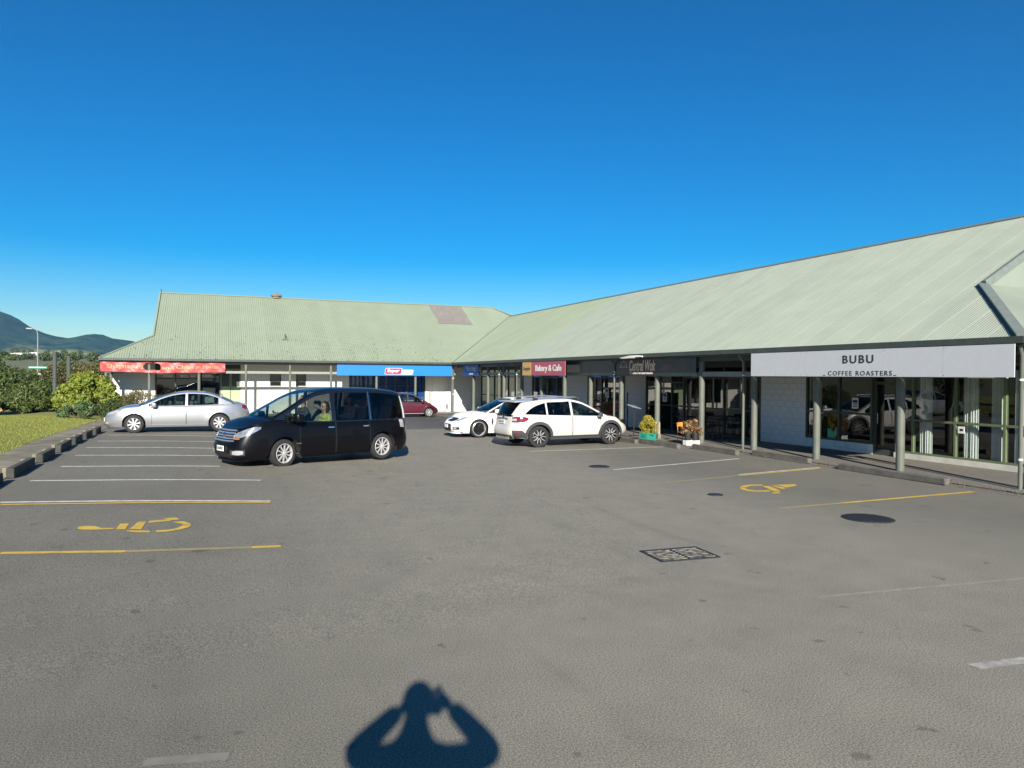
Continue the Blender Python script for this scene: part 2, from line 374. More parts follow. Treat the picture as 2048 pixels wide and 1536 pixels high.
# ------------------------------------------------------------------ painted markings, drain covers
M_wl = mat('white_line', (.70, .69, .64), .75, col2=(.45, .44, .40), vscale=7, detail=8)
M_yl = mat('yellow_line', (.60, .40, .05), .75, col2=(.42, .285, .055), vscale=6, detail=8)
M_yf = mat('faded_yellow_line', (.32, .26, .10), .8, col2=(.22, .195, .12), vscale=6, detail=8)
M_w2 = mat('worn_white_line', (.40, .385, .345), .8, col2=(.20, .19, .165), vscale=9, detail=9)
M_w3 = mat('ghost_white_line', (.29, .28, .245), .8, col2=(.20, .19, .165), vscale=6, detail=9)
M_wf = mat('faded_white_line', (.30, .29, .26), .8, col2=(.19, .183, .165), vscale=5, detail=8)
def ground_poly(name, pts, m, h=.004, parent=car_park, sub=12):
    """flat painted patch following the ground; pts = quad strip given as two lists of points"""
    A, B = pts; mb = MB(); rows = []
    for i in range(sub + 1):
        t = i / sub; r = []
        for P in (A, B):
            q = P[0].lerp(P[1], t); r.append((q.x, q.y, gz(q.x, q.y) + h))
        rows.append(r)
    mb.grid(rows); o = mb.build(name, m, parent, recalc=False)
    if o.data.polygons[0].normal.z < 0: o.data.flip_normals()
    return o
def line(a, b, w, m, name='parking_line', h=.004):
    a = Vector((a[0], a[1], 0)); b = Vector((b[0], b[1], 0)); n = (b - a).normalized(); n = Vector((-n.y, n.x, 0)) * w / 2
    return ground_poly(name, ((a + n, b + n), (a - n, b - n)), m, h)
for (xl, yl), (xr, yr), kind in [((0, 1107.5), (250, 1104), 'y'), ((250, 1104), (505, 1096), 'yf'), ((505, 1096), (563, 1093.5), 'y'), ((0, 1010), (541, 1006), 'y'), ((0, 1005.5), (541, 1003.2), 'w'),
                                 ((60, 962), (522, 961), 'w'), ((122, 933.5), (440, 933), 'w'), ((150, 911), (430, 912), 'w'), ((172, 895.5), (430, 897), 'w'), ((195, 882.5), (430, 884), 'w'), ((217, 870.5), (430, 873), 'w')]:
    line(gp(xl, yl), gp(xr, yr), .10 if kind[0] == 'y' else .10, {'y': M_yl, 'yf': M_yf, 'w': M_wl}[kind], h=.005 if kind == 'w' else .004)
for a, b, m, w in [((1560, 1018), (1690, 1006.5), M_yf, .1), ((1690, 1006.5), (1950, 984), M_yl, .1), ((1335, 966), (1480, 951.5), M_yf, .09), ((1480, 951.5), (1642, 937), M_yl, .1), ((1480, 949.5), (1642, 935), M_wl, .06),
                   ((1228, 940), (1480, 917.5), M_wl, .08), ((1062, 903), (1350, 893), M_wl, .08), ((1030, 915), (1352, 907), M_wf, .07), ((1955, 1337), (2110, 1316), M_w2, .11), ((1640, 1196), (2080, 1156), M_w3, .05), ((290, 1530), (460, 1517), mat('ghost_line_faint', (.215, .205, .175), .8, col2=(.165, .157, .132), vscale=7, detail=9), .09), ((870, 846), (900, 838), M_wf, .1)]:
    line(gp(*a), gp(*b), w, m)
def symbol(polys, m):
    for pts in polys:
        g = [gp(*p) for p in pts]
        me = bpy.data.meshes.new('accessible_symbol'); me.from_pydata([(q.x, q.y, q.z + .005) for q in g], [], [tuple(range(len(g)))])
        o = mesh_obj('accessible_symbol', me, m, car_park)
        if me.polygons[0].normal.z < 0: me.flip_normals()
def zz(pts, ox, oy, k): return [(ox + x / k, oy + y / k) for x, y in pts]
k = 3.303
symbol([zz(p, 0, 900, k) for p in [
    [(510, 520), (525, 510), (560, 505), (610, 505), (650, 512), (665, 519), (750, 519), (752, 527), (630, 531), (545, 530), (518, 526)],
    [(765, 528), (795, 490), (855, 490), (828, 528)], [(858, 526), (912, 479), (968, 475), (935, 528)],
    [(822, 534), (990, 537), (992, 548), (900, 549), (850, 543)], [(980, 485), (985, 473), (1100, 462), (1135, 462), (1128, 472), (1060, 479)],
    [(1085, 455), (1165, 450), (1190, 463), (1125, 467)],
    [(1140, 479), (1215, 475), (1250, 486), (1266, 497), (1215, 499), (1200, 490)], [(1215, 501), (1266, 500), (1250, 514), (1190, 530), (1110, 543), (1030, 546), (1032, 536), (1110, 531), (1170, 520)]]], M_yl)
k = 2048 / 768
symbol([zz(p, 1480, 660, 3.606) for p in [
    [(5, 1140), (20, 1127), (70, 1118), (170, 1117), (165, 1125), (80, 1127), (45, 1140)],
    [(5, 1143), (45, 1143), (70, 1154), (130, 1161), (215, 1159), (237, 1167), (140, 1170), (60, 1164), (20, 1153)],
    [(165, 1128), (212, 1126), (302, 1160), (255, 1166)], [(225, 1127), (262, 1127), (345, 1142), (318, 1150)],
    [(215, 1121), (330, 1117), (405, 1114), (422, 1121), (395, 1129), (348, 1138), (280, 1124)],
    [(262, 1170), (305, 1165), (285, 1176), (310, 1183), (230, 1182)]]], M_yl)
# drain covers: manhole, round lid, small lids, slotted grate
M_iron = mat('cast_iron', (.030, .031, .036), .55, metal=.3, var=.3, vscale=20, bump=.6, bscale=60)
def lid(pt, r, label, pattern=True):
    o = empty('manhole_cover', (pt.x, pt.y, gz(pt.x, pt.y))); tag(o, label, 'manhole cover')
    MB().lathe([(0.001, .012), (r * .93, .012), (r * .93, .006), (r, .006), (r, -.02)], 36).build('rim', M_iron, o, 30)
    if pattern:
        for i in range(-4, 5):
            x = i * r * .19; w = math.sqrt(max(0, (r * .88) ** 2 - x * x))
            MB().box(x - r * .05, x + r * .05, -w, w, .012, .017).build('tread_bar', M_iron, o)
lid(gp(1739, 1037.5), .40, 'large round iron manhole cover beside the yellow bay line')
lid(gp(1433, 990), .15, 'small iron cover near the right-hand wheelchair symbol', False)
lid(gp(1200, 933.5), .27, 'round iron cover on the asphalt nearest the white crossover')
def grate():
    p = gp(1362, 1110); o = empty('drain_grate', (p.x, p.y, p.z), R(-4)); tag(o, 'rectangular slotted drain grate with pale edges in the asphalt', 'drain grate')
    MB().box(-.40, .40, -.27, .27, .002, .004).build('pit_shade', mat('pit_shade_black', (.012, .012, .012), .9), o)  # thin near-black sheet stands in for the shaded hollow under the bars
    fr = MB(); fr.box(-.42, .42, -.29, -.255, 0, .014).box(-.42, .42, .255, .29, 0, .014).box(-.42, -.385, -.255, .255, 0, .014).box(.385, .42, -.255, .255, 0, .014).box(-.015, .015, -.255, .255, 0, .013); fr.build('frame', M_iron, o)
    Mb = mat('worn_iron', (.26, .245, .20), .5, col2=(.02, .02, .022), vscale=11, detail=3)
    for i in range(7):
        y = -.215 + i * .072
        MB().box(-.385, -.015, y - .009, y + .007, .004, .013).build('bar', Mb, o); MB().box(.015, .385, y - .009, y + .007, .004, .013).build('bar', Mb, o)
grate()
# ------------------------------------------------------------------ the L-shaped row of shops
EU, EV, EZ, TP = 15.0, 47.6, 3.13, .558       # eave lines, eave height, roof slope
RW, RL = 7.2, 8.6                             # eave-to-ridge, right and far wing
V0, VG = 9.6, 12.3                            # near end of the right wing: hip corner, gable
U0, UG = -6.32, -3.63                         # left end of the far wing
M_roofR = mat('roof_pale_green', (.215, .245, .204), .48, var=.045, vscale=1.1, stretch=(1, 1, .3), detail=6)
M_roofG = mat('roof_green', (.208, .248, .178), .5, var=.05, vscale=1.1, detail=6)
M_roofL = mat('roof_sage', (.236, .280, .205), .6, col2=(.218, .258, .188), vscale=.9, detail=9)
M_roofM = mat('roof_lichen', (.32, .39, .21), .6, col2=(.235, .27, .15), vscale=4.5, detail=9)
M_galv = mat('weathered_galvanised', (.29, .275, .25), .55, metal=.25, col2=(.23, .20, .165), vscale=3, stretch=(3, .4, 1))
M_cap = mat('ridge_cap', (.15, .175, .155), .45, var=.1)
M_flash = mat('flashing_dark', (.07, .085, .07), .45, var=.15)

def corr_sheet(name, parent, a0, a1, pitch, amp, span, pt, m, nper=6):
    """one corrugated sheet: a runs along the eave, span(a) -> (d0, d1) up the slope, pt(a, d, n) -> point lifted n off the slope"""
    n = max(2, int(round((a1 - a0) / pitch * nper))); rows = [[], []]
    aa = [a0 + (a1 - a0) * i / n for i in range(n + 1)]
    mid = []
    for a in aa:
        d0, d1 = span(a)
        if d1 < d0: d1 = d0
        h = amp * math.cos(2 * math.pi * a / pitch) + .004 * (a - a0) / (a1 - a0)
        rows[0].append(pt(a, d0, h)); rows[1].append(pt(a, d1, h))
    mb = MB().grid(rows); o = mb.build(name, m, parent, 80, recalc=False)
    me = o.data
    if sum(p.normal.z for p in me.polygons) < 0: me.flip_normals()
    return o
NRM = 1 / math.sqrt(1 + TP * TP)
def ptR(a, d, n): return (EU + d - n * TP * NRM, a, EZ + d * TP + n * NRM)      # right wing, slope facing the car park
def ptL(a, d, n): return (a, EV + d - n * TP * NRM, EZ + d * TP + n * NRM)      # far wing, slope facing the camera
def ptN(a, d, n): return (a, V0 + d - n * TP * NRM, EZ + d * TP + n * NRM)      # near hip of the right wing
def ptW(a, d, n): return (U0 + d - n * TP * NRM, a, EZ + d * TP + n * NRM)      # left hip of the far wing

def jitmat(base, k):
    name = base.name + '_sheet%d' % k
    if name in MATS: return MATS[name]
    m = base.copy(); m.name = name; MATS[name] = m
    f = [1.0, .975, 1.022][k]
    for nd in m.node_tree.nodes:
        if nd.type == 'MIX' and nd.data_type == 'RGBA':
            for q in (6, 7): c = nd.inputs[q].default_value; nd.inputs[q].default_value = (c[0]*f, c[1]*f, c[2]*f, 1)
    return m

right_wing = empty('shop_building', (18, 30, 0)); tag(right_wing, 'long shop building on the right with pale green corrugated roof and verandah', 'building')
far_wing = empty('shop_building', (4, 50, 0)); tag(far_wing, 'far shop building across the car park with sage green roof and white wall', 'building')
def under(o, parent):
    o.parent = parent; o.matrix_parent_inverse = parent.matrix_basis.inverted(); return o
class Sub:      # builds parts in world coordinates under a parent that is not at the origin
    pass
def part(mb, name, m, parent, **k):
    o = mb.build(name, m, None, **k)
    o.parent = parent; o.matrix_parent_inverse = (Matrix.Translation(parent.location) if parent.parent is None else Matrix()).inverted()
    return o
def reparent(o, parent):
    o.parent = parent; o.matrix_parent_inverse = (Matrix.Translation(parent.location) if parent.parent is None else Matrix()).inverted(); return o

# --- roofs
def roofs():
    # right wing
    zr = EZ + RW * TP; ur = EU + RW
    deck = MB().add([(ur, VG, zr-.03), (ur, EV+RW, zr-.03), (ur+RW, EV+RW+8, EZ-.03), (ur+RW, VG, EZ-.03)], [(0, 1, 2, 3)])
    roof = part(deck, 'roof', M_roofR, right_wing)
    w = .762; n = int((EV + RW - V0) / w) + 1
    rnd = random.Random(3)
    for i in range(n):
        a0 = V0 + i * w; a1 = min(a0 + w, EV + RW)
        def span(a):
            d0 = max(0, a - EV); d1 = RW
            if a < VG: d1 = min(RW, a - V0)
            return d0, d1
        if a0 < VG < a1:      # split at the gable
            for b0, b1 in ((a0, VG - .001), (VG + .001, a1)):
                reparent(corr_sheet('roof_sheet', None, b0, b1, .0762, .0145, span, ptR, jitmat(M_roofR, 0)), roof)
            continue
        m = M_roofG if a0 > 36.5 else M_roofR
        reparent(corr_sheet('roof_sheet', None, a0, a1, .0762, .0145, span, ptR, jitmat(m, rnd.randrange(3))), roof)
    # near hip
    wid = 2 * RW
    for i in range(int(wid / w) + 1):
        a0 = EU + i * w; a1 = min(a0 + w, EU + wid)
        reparent(corr_sheet('roof_sheet', None, a0, a1, .0762, .0115, lambda a: (0, max(0, min(VG - V0, a - EU, EU + wid - a))), ptN, jitmat(M_roofR, rnd.randrange(3))), roof)
    # gable above the hip, barge boards, hip flashings
    zg = EZ + (VG - V0) * TP; gu = EU + (VG - V0)
    g = MB().prism([(gu, zg - .02), (EU + wid - (VG - V0), zg - .02), (ur, zr - .03)], .06, Matrix(((1,0,0,0),(0,0,-1,VG + .08),(0,1,0,0),(0,0,0,1))))
    part(g, 'gable', M_roofR, right_wing)
    def bar(p, q, wv, hv, name, m, par):
        p = Vector(p); q = Vector(q); d = (q - p); L = d.length; d.normalize(); side = d.cross(Vector((0, 0, 1))).normalized(); up = side.cross(d)
        M = Matrix((d, side, up)).transposed().to_4x4(); M.translation = p
        return part(MB().box(0, L, -wv/2, wv/2, -hv/2, hv/2).xf(M), name, m, par)
    bar((gu - .02, VG - .06, zg + .0), (ur, VG - .06, zr + .02), .10, .20, 'barge_board', M_cap, right_wing)
    bar((EU + wid - (VG - V0), VG - .06, zg), (ur, VG - .06, zr + .02), .10, .20, 'barge_board', M_cap, right_wing)
    bar((EU, V0, EZ + .03), (gu, VG, zg + .03), .20, .05, 'hip_flashing', M_cap, roof)
    # ridge caps
    part(MB().add([(ur-.17, VG-.1, zr-.06), (ur, VG-.1, zr+.035), (ur+.17, VG-.1, zr-.06), (ur-.17, EV+RW, zr-.06), (ur, EV+RW, zr+.035), (ur+.17, EV+RW, zr-.06)], [(0, 1, 4, 3), (1, 2, 5, 4)]), 'ridge_cap', M_cap, roof)
    # far wing
    zl = EZ + RL * TP; vr = EV + RL; uh = 21.0
    deck = MB().add([(UG, vr, zl-.03), (uh, vr, zl-.03), (uh + RL, vr + RL, EZ-.03), (UG, vr + RL, EZ-.03)], [(0, 3, 2, 1)])
    deck.add([(uh, vr, zl-.03), (uh+RL, vr-RL+.0, EZ-.03), (uh+RL, vr+RL, EZ-.03)], [(0, 1, 2)])
    rf = part(deck, 'roof', M_roofL, far_wing)
    w2 = .78; n = int((uh + 1.6 - U0) / w2) + 1
    for i in range(n):
        a0 = U0 + i * w2; a1 = min(a0 + w2, uh + 1.5)
        def span(a):
            d1 = RL
            if a < UG: d1 = a - U0
            if a > uh: d1 = RL - (a - uh)
            return max(0, a - EU), max(0, d1)
        cuts = [(a0, a1)]
        if a0 < UG < a1: cuts = [(a0, UG - .001), (UG + .001, a1)]
        for b0, b1 in cuts:
            if b1 - b0 < .02: continue
            reparent(corr_sheet('roof_sheet', None, b0, b1, .13, .019, span, ptL, jitmat(M_roofL, rnd.randrange(3))), rf)
    for i in range(4):    # patch of bare sheets near the ridge
        a0 = 15.6 + i * .68
        reparent(corr_sheet('patch_sheet', None, a0, a0 + .675, .085, .011, lambda a: (5.5, 8.36), lambda a, d, nn: ptL(a, d, nn + .03), M_galv), rf)
    for i in range(int(2 * RL / w2) + 1):   # left hip
        a0 = EV + i * w2; a1 = min(a0 + w2, EV + 2 * RL)
        reparent(corr_sheet('roof_sheet', None, a0, a1, .13, .019, lambda a: (0, max(0, min(UG - U0, a - EV, EV + 2 * RL - a))), ptW, jitmat(M_roofL, 0)), rf)
    zg = EZ + (UG - U0) * TP; gv = EV + (UG - U0)
    part(MB().prism([(gv, zg - .02), (EV + 2*RL - (UG - U0), zg - .02), (vr, zl - .04)], .06, Matrix(((0,0,1,UG + .06),(1,0,0,0),(0,1,0,0),(0,0,0,1)))), 'gable', M_roofM, far_wing)
    bar((UG - .05, gv, zg + .02), (UG - .05, vr, zl + .03), .10, .15, 'barge_board', M_roofL, far_wing)
    bar((U0, EV, EZ + .03), (UG, gv, zg + .03), .14, .04, 'hip_flashing', M_roofL, rf)
    bar((uh, vr, zl + .02), (ur + .2, EV + RW - .2, zr + .02), .22, .05, 'hip_flashing', M_roofL, rf)
    part(MB().add([(UG-.1, vr-.17, zl-.06), (UG-.1, vr, zl+.035), (UG-.1, vr+.17, zl-.06), (uh, vr-.17, zl-.06), (uh, vr, zl+.035), (uh, vr+.17, zl-.06)], [(0, 1, 4, 3), (1, 2, 5, 4)]), 'ridge_cap', M_roofL, rf)
    bar((EU, EV, EZ + .012), (ur, EV + RW, zr + .012), .09, .03, 'valley_flashing', M_flash, rf)
    # finial stub, ridge ventilator, small pipe and lead patch on the far roof
    part(MB().tube([(UG, vr, zl), (UG, vr, zl + .22)], .035, 8), 'finial', M_trim, rf)
    vt = MB(); vt.lathe([(.30, 0), (.30, .12), (.42, .15), (.36, .26), (.15, .33), (.001, .34)], 16, T(4.05, vr, zl - .05)); part(vt, 'roof_vent', mat('rusty_vent', (.20, .14, .10), .7, var=.3), rf, smooth=40)
    z0 = EZ + 2.65 * TP; part(MB().tube([(4.2, EV + 2.65, z0 - .05), (4.2, EV + 2.65, z0 + .32)], .045, 10).box(4.02, 4.36, EV + 2.45, EV + 2.75, z0 - .12, z0 + .02), 'vent_pipe', M_flash, rf)
    # debris caught along the lower sheets of the far roof
    r2 = random.Random(5); db = MB()
    for i in range(900):
        d = r2.random() ** 2.2 * 3.2 + .03; a = r2.uniform(-5, 15.0)
        if a < U0 + d: continue
        p = Vector(ptL(a, d, .016)); s = r2.uniform(.012, .06)
        q = [p + Vector((r2.uniform(-s, s), r2.uniform(-s, s), r2.uniform(0, s))) for _ in range(4)]
        db.add(q, [(0, 1, 2), (0, 2, 3), (0, 3, 1)])
    o = part(db, 'leaf_litter', mat('litter', (.05, .045, .025), .9), rf); o['kind'] = 'stuff'
    return bar
bar = roofs()

# --- eaves: gutters, fascia, soffits
def eaves():
    gut = [(-.13, .02), (-.13, -.12), (0, -.12), (0, .02), (-.012, .02), (-.012, -.108), (-.118, -.108), (-.118, .02)]
    ve = EV - .13
    part(MB().prism(gut, ve - V0 + .1, Matrix(((1,0,0,EU),(0,0,1,V0 - .1),(0,1,0,EZ),(0,0,0,1)))), 'gutter', M_gut, right_wing)
    part(MB().prism(gut, 14.0, Matrix(((0,0,1,EU + .0),(1,0,0,V0),(0,1,0,EZ),(0,0,0,1)))), 'gutter', M_gut, right_wing)
    part(MB().prism(gut, EU - U0 + .0, Matrix(((0,0,1,U0),(1,0,0,EV),(0,1,0,EZ),(0,0,0,1)))), 'gutter', M_gut, far_wing)
    part(MB().prism(gut, 16, Matrix(((1,0,0,U0),(0,0,1,EV),(0,1,0,EZ),(0,0,0,1)))), 'gutter', M_gut, far_wing)
    # soffit below the sheets
    part(MB().box(EU + .01, 29.4, V0 + .01, 58, EZ - .16, EZ - .13), 'soffit', M_soffit, right_wing)
    part(MB().box(U0 + .01, EU - .01, EV + .01, 64, EZ - .16, EZ - .13), 'soffit', M_soffit, far_wing)
    # head beam over the posts and the lower rail
    bz = EZ - .16
    part(MB().box(15.33, 15.47, 9.9, 47.7, bz - .16, bz - .002), 'head_beam', M_trim, right_wing)
    part(MB().box(15.35, 15.45, 10.15, 47.7, 2.30, 2.46), 'rail', M_rail, right_wing)
    part(MB().box(15.48, 24, 9.93, 10.07, bz - .16, bz - .002), 'head_beam', M_trim, right_wing)
    part(MB().box(-6.1, 15.3, 47.83, 47.95, bz - .13, bz - .002), 'head_beam', M_rail, far_wing)
    part(MB().box(-6.05, 15.3, 47.84, 47.94, 2.29, 2.44), 'rail', M_rail, far_wing)
    part(MB().box(-6.1, -5.98, 47.97, 56, bz - .13, bz - .002), 'head_beam', M_rail, far_wing)
    part(MB().box(-6.09, -5.99, 47.97, 56, 2.29, 2.44), 'rail', M_rail, far_wing)
eaves()

# --- posts, downpipes
PV = [12.70, 15.36, 17.88, 20.5, 23.2, 25.82, 28.45, 31.05, 33.7, 36.3, 38.95, 41.6, 44.3]
def posts():
    for v in PV:
        z0 = gz(15.4, v) - .02
        part(MB().lathe([(.098, z0), (.098, EZ - .32)], 20, T(15.4, v, 0), True, True), 'post', M_post, right_wing, smooth=40)
    z0 = gz(15.4, 10) - .02
    part(MB().lathe([(.098, z0), (.098, EZ - .32)], 20, T(15.4, 9.68, 0), True, True), 'post', M_post, right_wing, smooth=40)
    for u in (18.9, 22.2): part(MB().lathe([(.098, z0), (.098, EZ - .32)], 20, T(u, 10.0, 0), True, True), 'post', M_post, right_wing, smooth=40)
    for u in (-5.98, -3.72, -1.01, 1.67, 4.30, 6.85, 9.82, 12.47, 15.1):
        z0 = gz(max(u, 8), 47.9)
        part(MB().lathe([(.085, z0), (.085, EZ - .29)], 18, T(u, 47.89, 0), True, True), 'post', M_post, far_wing, smooth=40)
    for vv in (50.6, 53.3, 56): part(MB().lathe([(.085, -.4), (.085, EZ - .29)], 18, T(-6.04, vv, 0), True, True), 'post', M_post, far_wing, smooth=40)
    Mj = mat('pipe_joint', (.72, .73, .70), .5)
    for v in (18.17, 26.1, 36.62, 39.3):
        z0 = gz(15.2, v); p = part(MB().tube([(15.05, v, EZ - .10), (15.08, v, EZ - .22), (15.22, v, EZ - .36), (15.22, v, z0 + .02)], .042, 12), 'downpipe', M_post, right_wing, smooth=50)
        for z in (2.33,): reparent(MB().lathe([(.046, z), (.046, z + .035)], 12, T(15.22, v, 0), True, True).build('pipe_joint', Mj), p)
    p = part(MB().tube([(15.06, 47.5, EZ - .1), (15.1, 47.6, EZ - .35), (15.1, 47.72, EZ - .5), (15.1, 47.72, -.36)], .05, 12), 'downpipe', M_post, far_wing, smooth=50)
    for z in (2.05, .95): reparent(MB().lathe([(.055, z), (.055, z + .05)], 12, T(15.1, 47.72, 0), True, True).build('pipe_joint', Mj), p)
    # near corner: downpipe that turns out of the wall line
    p = part(MB().tube([(15.06, 9.68, EZ - .13), (15.1, 9.70, EZ - .22), (15.2, 9.73, EZ - .36), (15.2, 9.73, .03)], .042, 12), 'downpipe', M_post, right_wing, smooth=50)
    for z in (2.25, .62): reparent(MB().lathe([(.047, z), (.047, z + .04)], 12, T(15.2, 9.73, 0), True, True).build('pipe_joint', Mj), p)
posts()

# --- walls, shopfronts
M_blk = mat('painted_block', (.68, .68, .67), .8, var=.05, vscale=8, bump=.35, bscale=70)
M_joint = mat('block_joint', (.46, .46, .45), .9)
M_frame = mat('frame_green', (.11, .14, .075), .5, var=.06)
M_frameD = mat('frame_dark', (.045, .055, .045), .5)
M_sg = glass('shop_glass', (.72, .78, .77), 1.75, 1.25)
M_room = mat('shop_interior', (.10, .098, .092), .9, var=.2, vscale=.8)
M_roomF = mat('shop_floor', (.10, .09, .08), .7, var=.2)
M_plinth = mat('plinth', (.50, .49, .44), .8, var=.1, vscale=3)
WZ = EZ - .16
_blk = {}
def block_mesh(w, h, axis):
    key = (round(w, 3), axis)
    if key not in _blk:
        b = MB()
        if axis == 'v': b.box(-.012, 0, -w/2 + .005, w/2 - .005, .005, h - .005, .003)
        else: b.box(-w/2 + .005, w/2 - .005, -.012, 0, .005, h - .005, .003)
        me = bpy.data.meshes.new('block'); me.from_pydata(b.v, [], b.f); me.materials.append(M_blk); _blk[key] = me
    return _blk[key]
def blocks_right(v0, v1, z0, z1, u, parent):
    bh, bw = .2, .4; row = 0; z = z0
    while z < z1 - .02:
        v = v0 - (bw / 2 if row % 2 else 0)
        while v < v1 - .01:
            a, b = max(v, v0), min(v + bw, v1)
            if b - a > .03:
                o = bpy.data.objects.new('block', block_mesh(b - a, bh, 'v')); COL.objects.link(o); o.location = (u, (a + b) / 2, z)
                reparent(o, parent)
            v += bw
        z += bh; row += 1
def shopfront(parent, axis, c, a0, a1, zb, zt, mull, transoms, door=None, frame=M_frameD, gl=M_sg, fw=.06, inset=.03):
    """glazed front in the plane c; axis 'v' faces -X, axis 'u' faces -Y. Each pane is a piece of its own."""
    def bx(p0, p1, q0, q1, z0, z1):
        return MB().box(c + p0, c + p1, q0, q1, z0, z1) if axis == 'v' else MB().box(q0, q1, c + p0, c + p1, z0, z1)
    xs = [a0] + list(mull) + [a1]
    for i, x in enumerate(xs):
        q0 = x if i == 0 else x - fw / 2; q1 = x + fw if i == 0 else (x if i == len(xs) - 1 else x + fw / 2)
        if i == len(xs) - 1: q0 = x - fw
        part(bx(-.02, .08, q0, q1, zb, zt), 'mullion', frame, parent)
    lv = [zb] + list(transoms) + [zt]
    for i in range(len(xs) - 1):
        q0 = xs[i] + (fw if i == 0 else fw / 2); q1 = xs[i+1] - (fw if i == len(xs) - 2 else fw / 2)
        for j, z in enumerate(lv):
            z0 = z if j == 0 else (z - fw if j == len(lv) - 1 else z - fw / 2); z1 = z + fw if j == 0 else (z if j == len(lv) - 1 else z + fw / 2)
            part(bx(-.017, .075, q0, q1, z0, z1), 'transom', frame, parent)
        for j in range(len(lv) - 1):
            z0 = lv[j] + (fw if j == 0 else fw / 2); z1 = lv[j+1] - (fw if j == len(lv) - 2 else fw / 2)
            g = (MB().add([(c+inset, q0, z0), (c+inset, q1, z0), (c+inset, q1, z1), (c+inset, q0, z1)], [(0, 3, 2, 1)]) if axis == 'v'
                 else MB().add([(q0, c+inset, z0), (q1, c+inset, z0), (q1, c+inset, z1), (q0, c+inset, z1)], [(0, 1, 2, 3)]))
            part(g, 'window_pane', gl, parent, recalc=False)
def right_fronts():
    W = right_wing
    def wall(v0, v1, z0, z1, m=M_blk, u0=18.0, u1=18.2): return part(MB().box(u0, u1, v0, v1, z0, z1), 'wall', m, W)
    # near cafe: tall glazing, door, window over a low wall, block wall
    part(MB().box(17.93, 18.2, 10.9, 15.0, gz(18, 13) + .02, .17), 'plinth', M_plinth, W)
    shopfront(W, 'v', 18.0, 10.9, 15.0, .17, WZ - .3, [11.9, 13.2, 14.45], [1.12], frame=M_frame)
    wall(10.9, 15.8, WZ - .3, WZ, M_frameD)
    d = part(MB().box(18.04, 18.12, 15.0, 15.08, -.02, WZ - .3).box(18.04, 18.12, 15.72, 15.8, -.02, WZ - .3).box(18.04, 18.12, 15.08, 15.72, 2.1, 2.18).box(18.045, 18.115, 15.08, 15.72, 0, .2), 'door', M_frameD, W)
    part(MB().add([(18.08, 15.08, .2), (18.08, 15.72, .2), (18.08, 15.72, 2.1), (18.08, 15.08, 2.1)], [(0, 3, 2, 1)]), 'window_pane', M_sg, W, recalc=False)
    part(MB().add([(18.08, 15.08, 2.18), (18.08, 15.72, 2.18), (18.08, 15.72, WZ-.3), (18.08, 15.08, WZ-.3)], [(0, 3, 2, 1)]), 'window_pane', M_sg, W, recalc=False)
    part(MB().tube([(18.0, 15.62, .95), (18.0, 15.62, 1.25)], .013, 8), 'door_handle', mat('steel', (.5, .5, .5), .3, metal=1.), W)
    wl = wall(15.8, 18.41, -.1, .32, M_joint, 18.012); blocks_right(15.8, 18.41, -.08, .32, 18.012, wl)
    shopfront(W, 'v', 18.0, 15.8, 18.41, .32, WZ - .3, [17.05], [1.2])
    wall(15.8, 18.41, WZ - .3, WZ, M_frameD)
    wl = wall(18.41, 20.56, -.15, WZ, M_joint, 18.012); blocks_right(18.41, 20.56, -.12, WZ, 18.012, wl)
    # restaurant
    shopfront(W, 'v', 18.0, 20.56, 25.2, .02, WZ - .25, [21.35, 22.6, 23.8], [1.05, 2.25])
    wall(20.56, 28.1, WZ - .25, WZ, M_frameD)
    shopfront(W, 'v', 18.05, 25.2, 28.1, -.05, WZ - .25, [26.1, 27.0], [1.05, 2.05])
    wl = wall(28.1, 29.86, -.2, WZ, M_joint, 18.012); blocks_right(28.1, 29.86, -.18, WZ, 18.012, wl)
    shopfront(W, 'v', 18.0, 29.86, 33.6, -.1, WZ - .25, [30.9, 32.1], [.95, 2.2])
    wall(29.86, 33.6, WZ - .25, WZ, M_frameD)
    wl = wall(33.6, 36.1, -.2, WZ, M_joint, 18.012); blocks_right(33.6, 36.1, -.18, WZ, 18.012, wl)
    shopfront(W, 'v', 18.0, 36.1, 40.8, -.1, WZ - .25, [37.3, 38.5, 39.6], [.95, 2.2])
    wall(36.1, 40.8, WZ - .25, WZ, M_frameD)
    wl = wall(40.8, 42.4, -.25, WZ, M_joint, 18.012); blocks_right(40.8, 42.4, -.22, WZ, 18.012, wl)
    shopfront(W, 'v', 18.0, 42.4, 50.1, -.25, WZ - .25, [43.6, 44.8, 46.0, 47.4, 48.8], [.9, 2.2])
    wall(42.4, 50.1, WZ - .25, WZ, M_frameD)
    # near end wall and the rooms behind the glass
    part(MB().box(18.2, 26, 10.9, 11.0, 0, WZ), 'wall', M_blk, W)
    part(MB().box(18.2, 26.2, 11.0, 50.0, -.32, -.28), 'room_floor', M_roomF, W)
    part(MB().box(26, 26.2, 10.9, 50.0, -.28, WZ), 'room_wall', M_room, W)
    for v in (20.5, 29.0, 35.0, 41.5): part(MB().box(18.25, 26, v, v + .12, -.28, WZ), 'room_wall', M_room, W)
right_fronts()
M_cream = mat('cream_render', (.74, .72, .65), .8, var=.03, vscale=.7, bump=.15, bscale=30)
M_doorg = mat('door_green', (.30, .37, .22), .6, var=.05)
M_blueW = mat('blue_window_film', (.015, .075, .30), .25, var=.1)
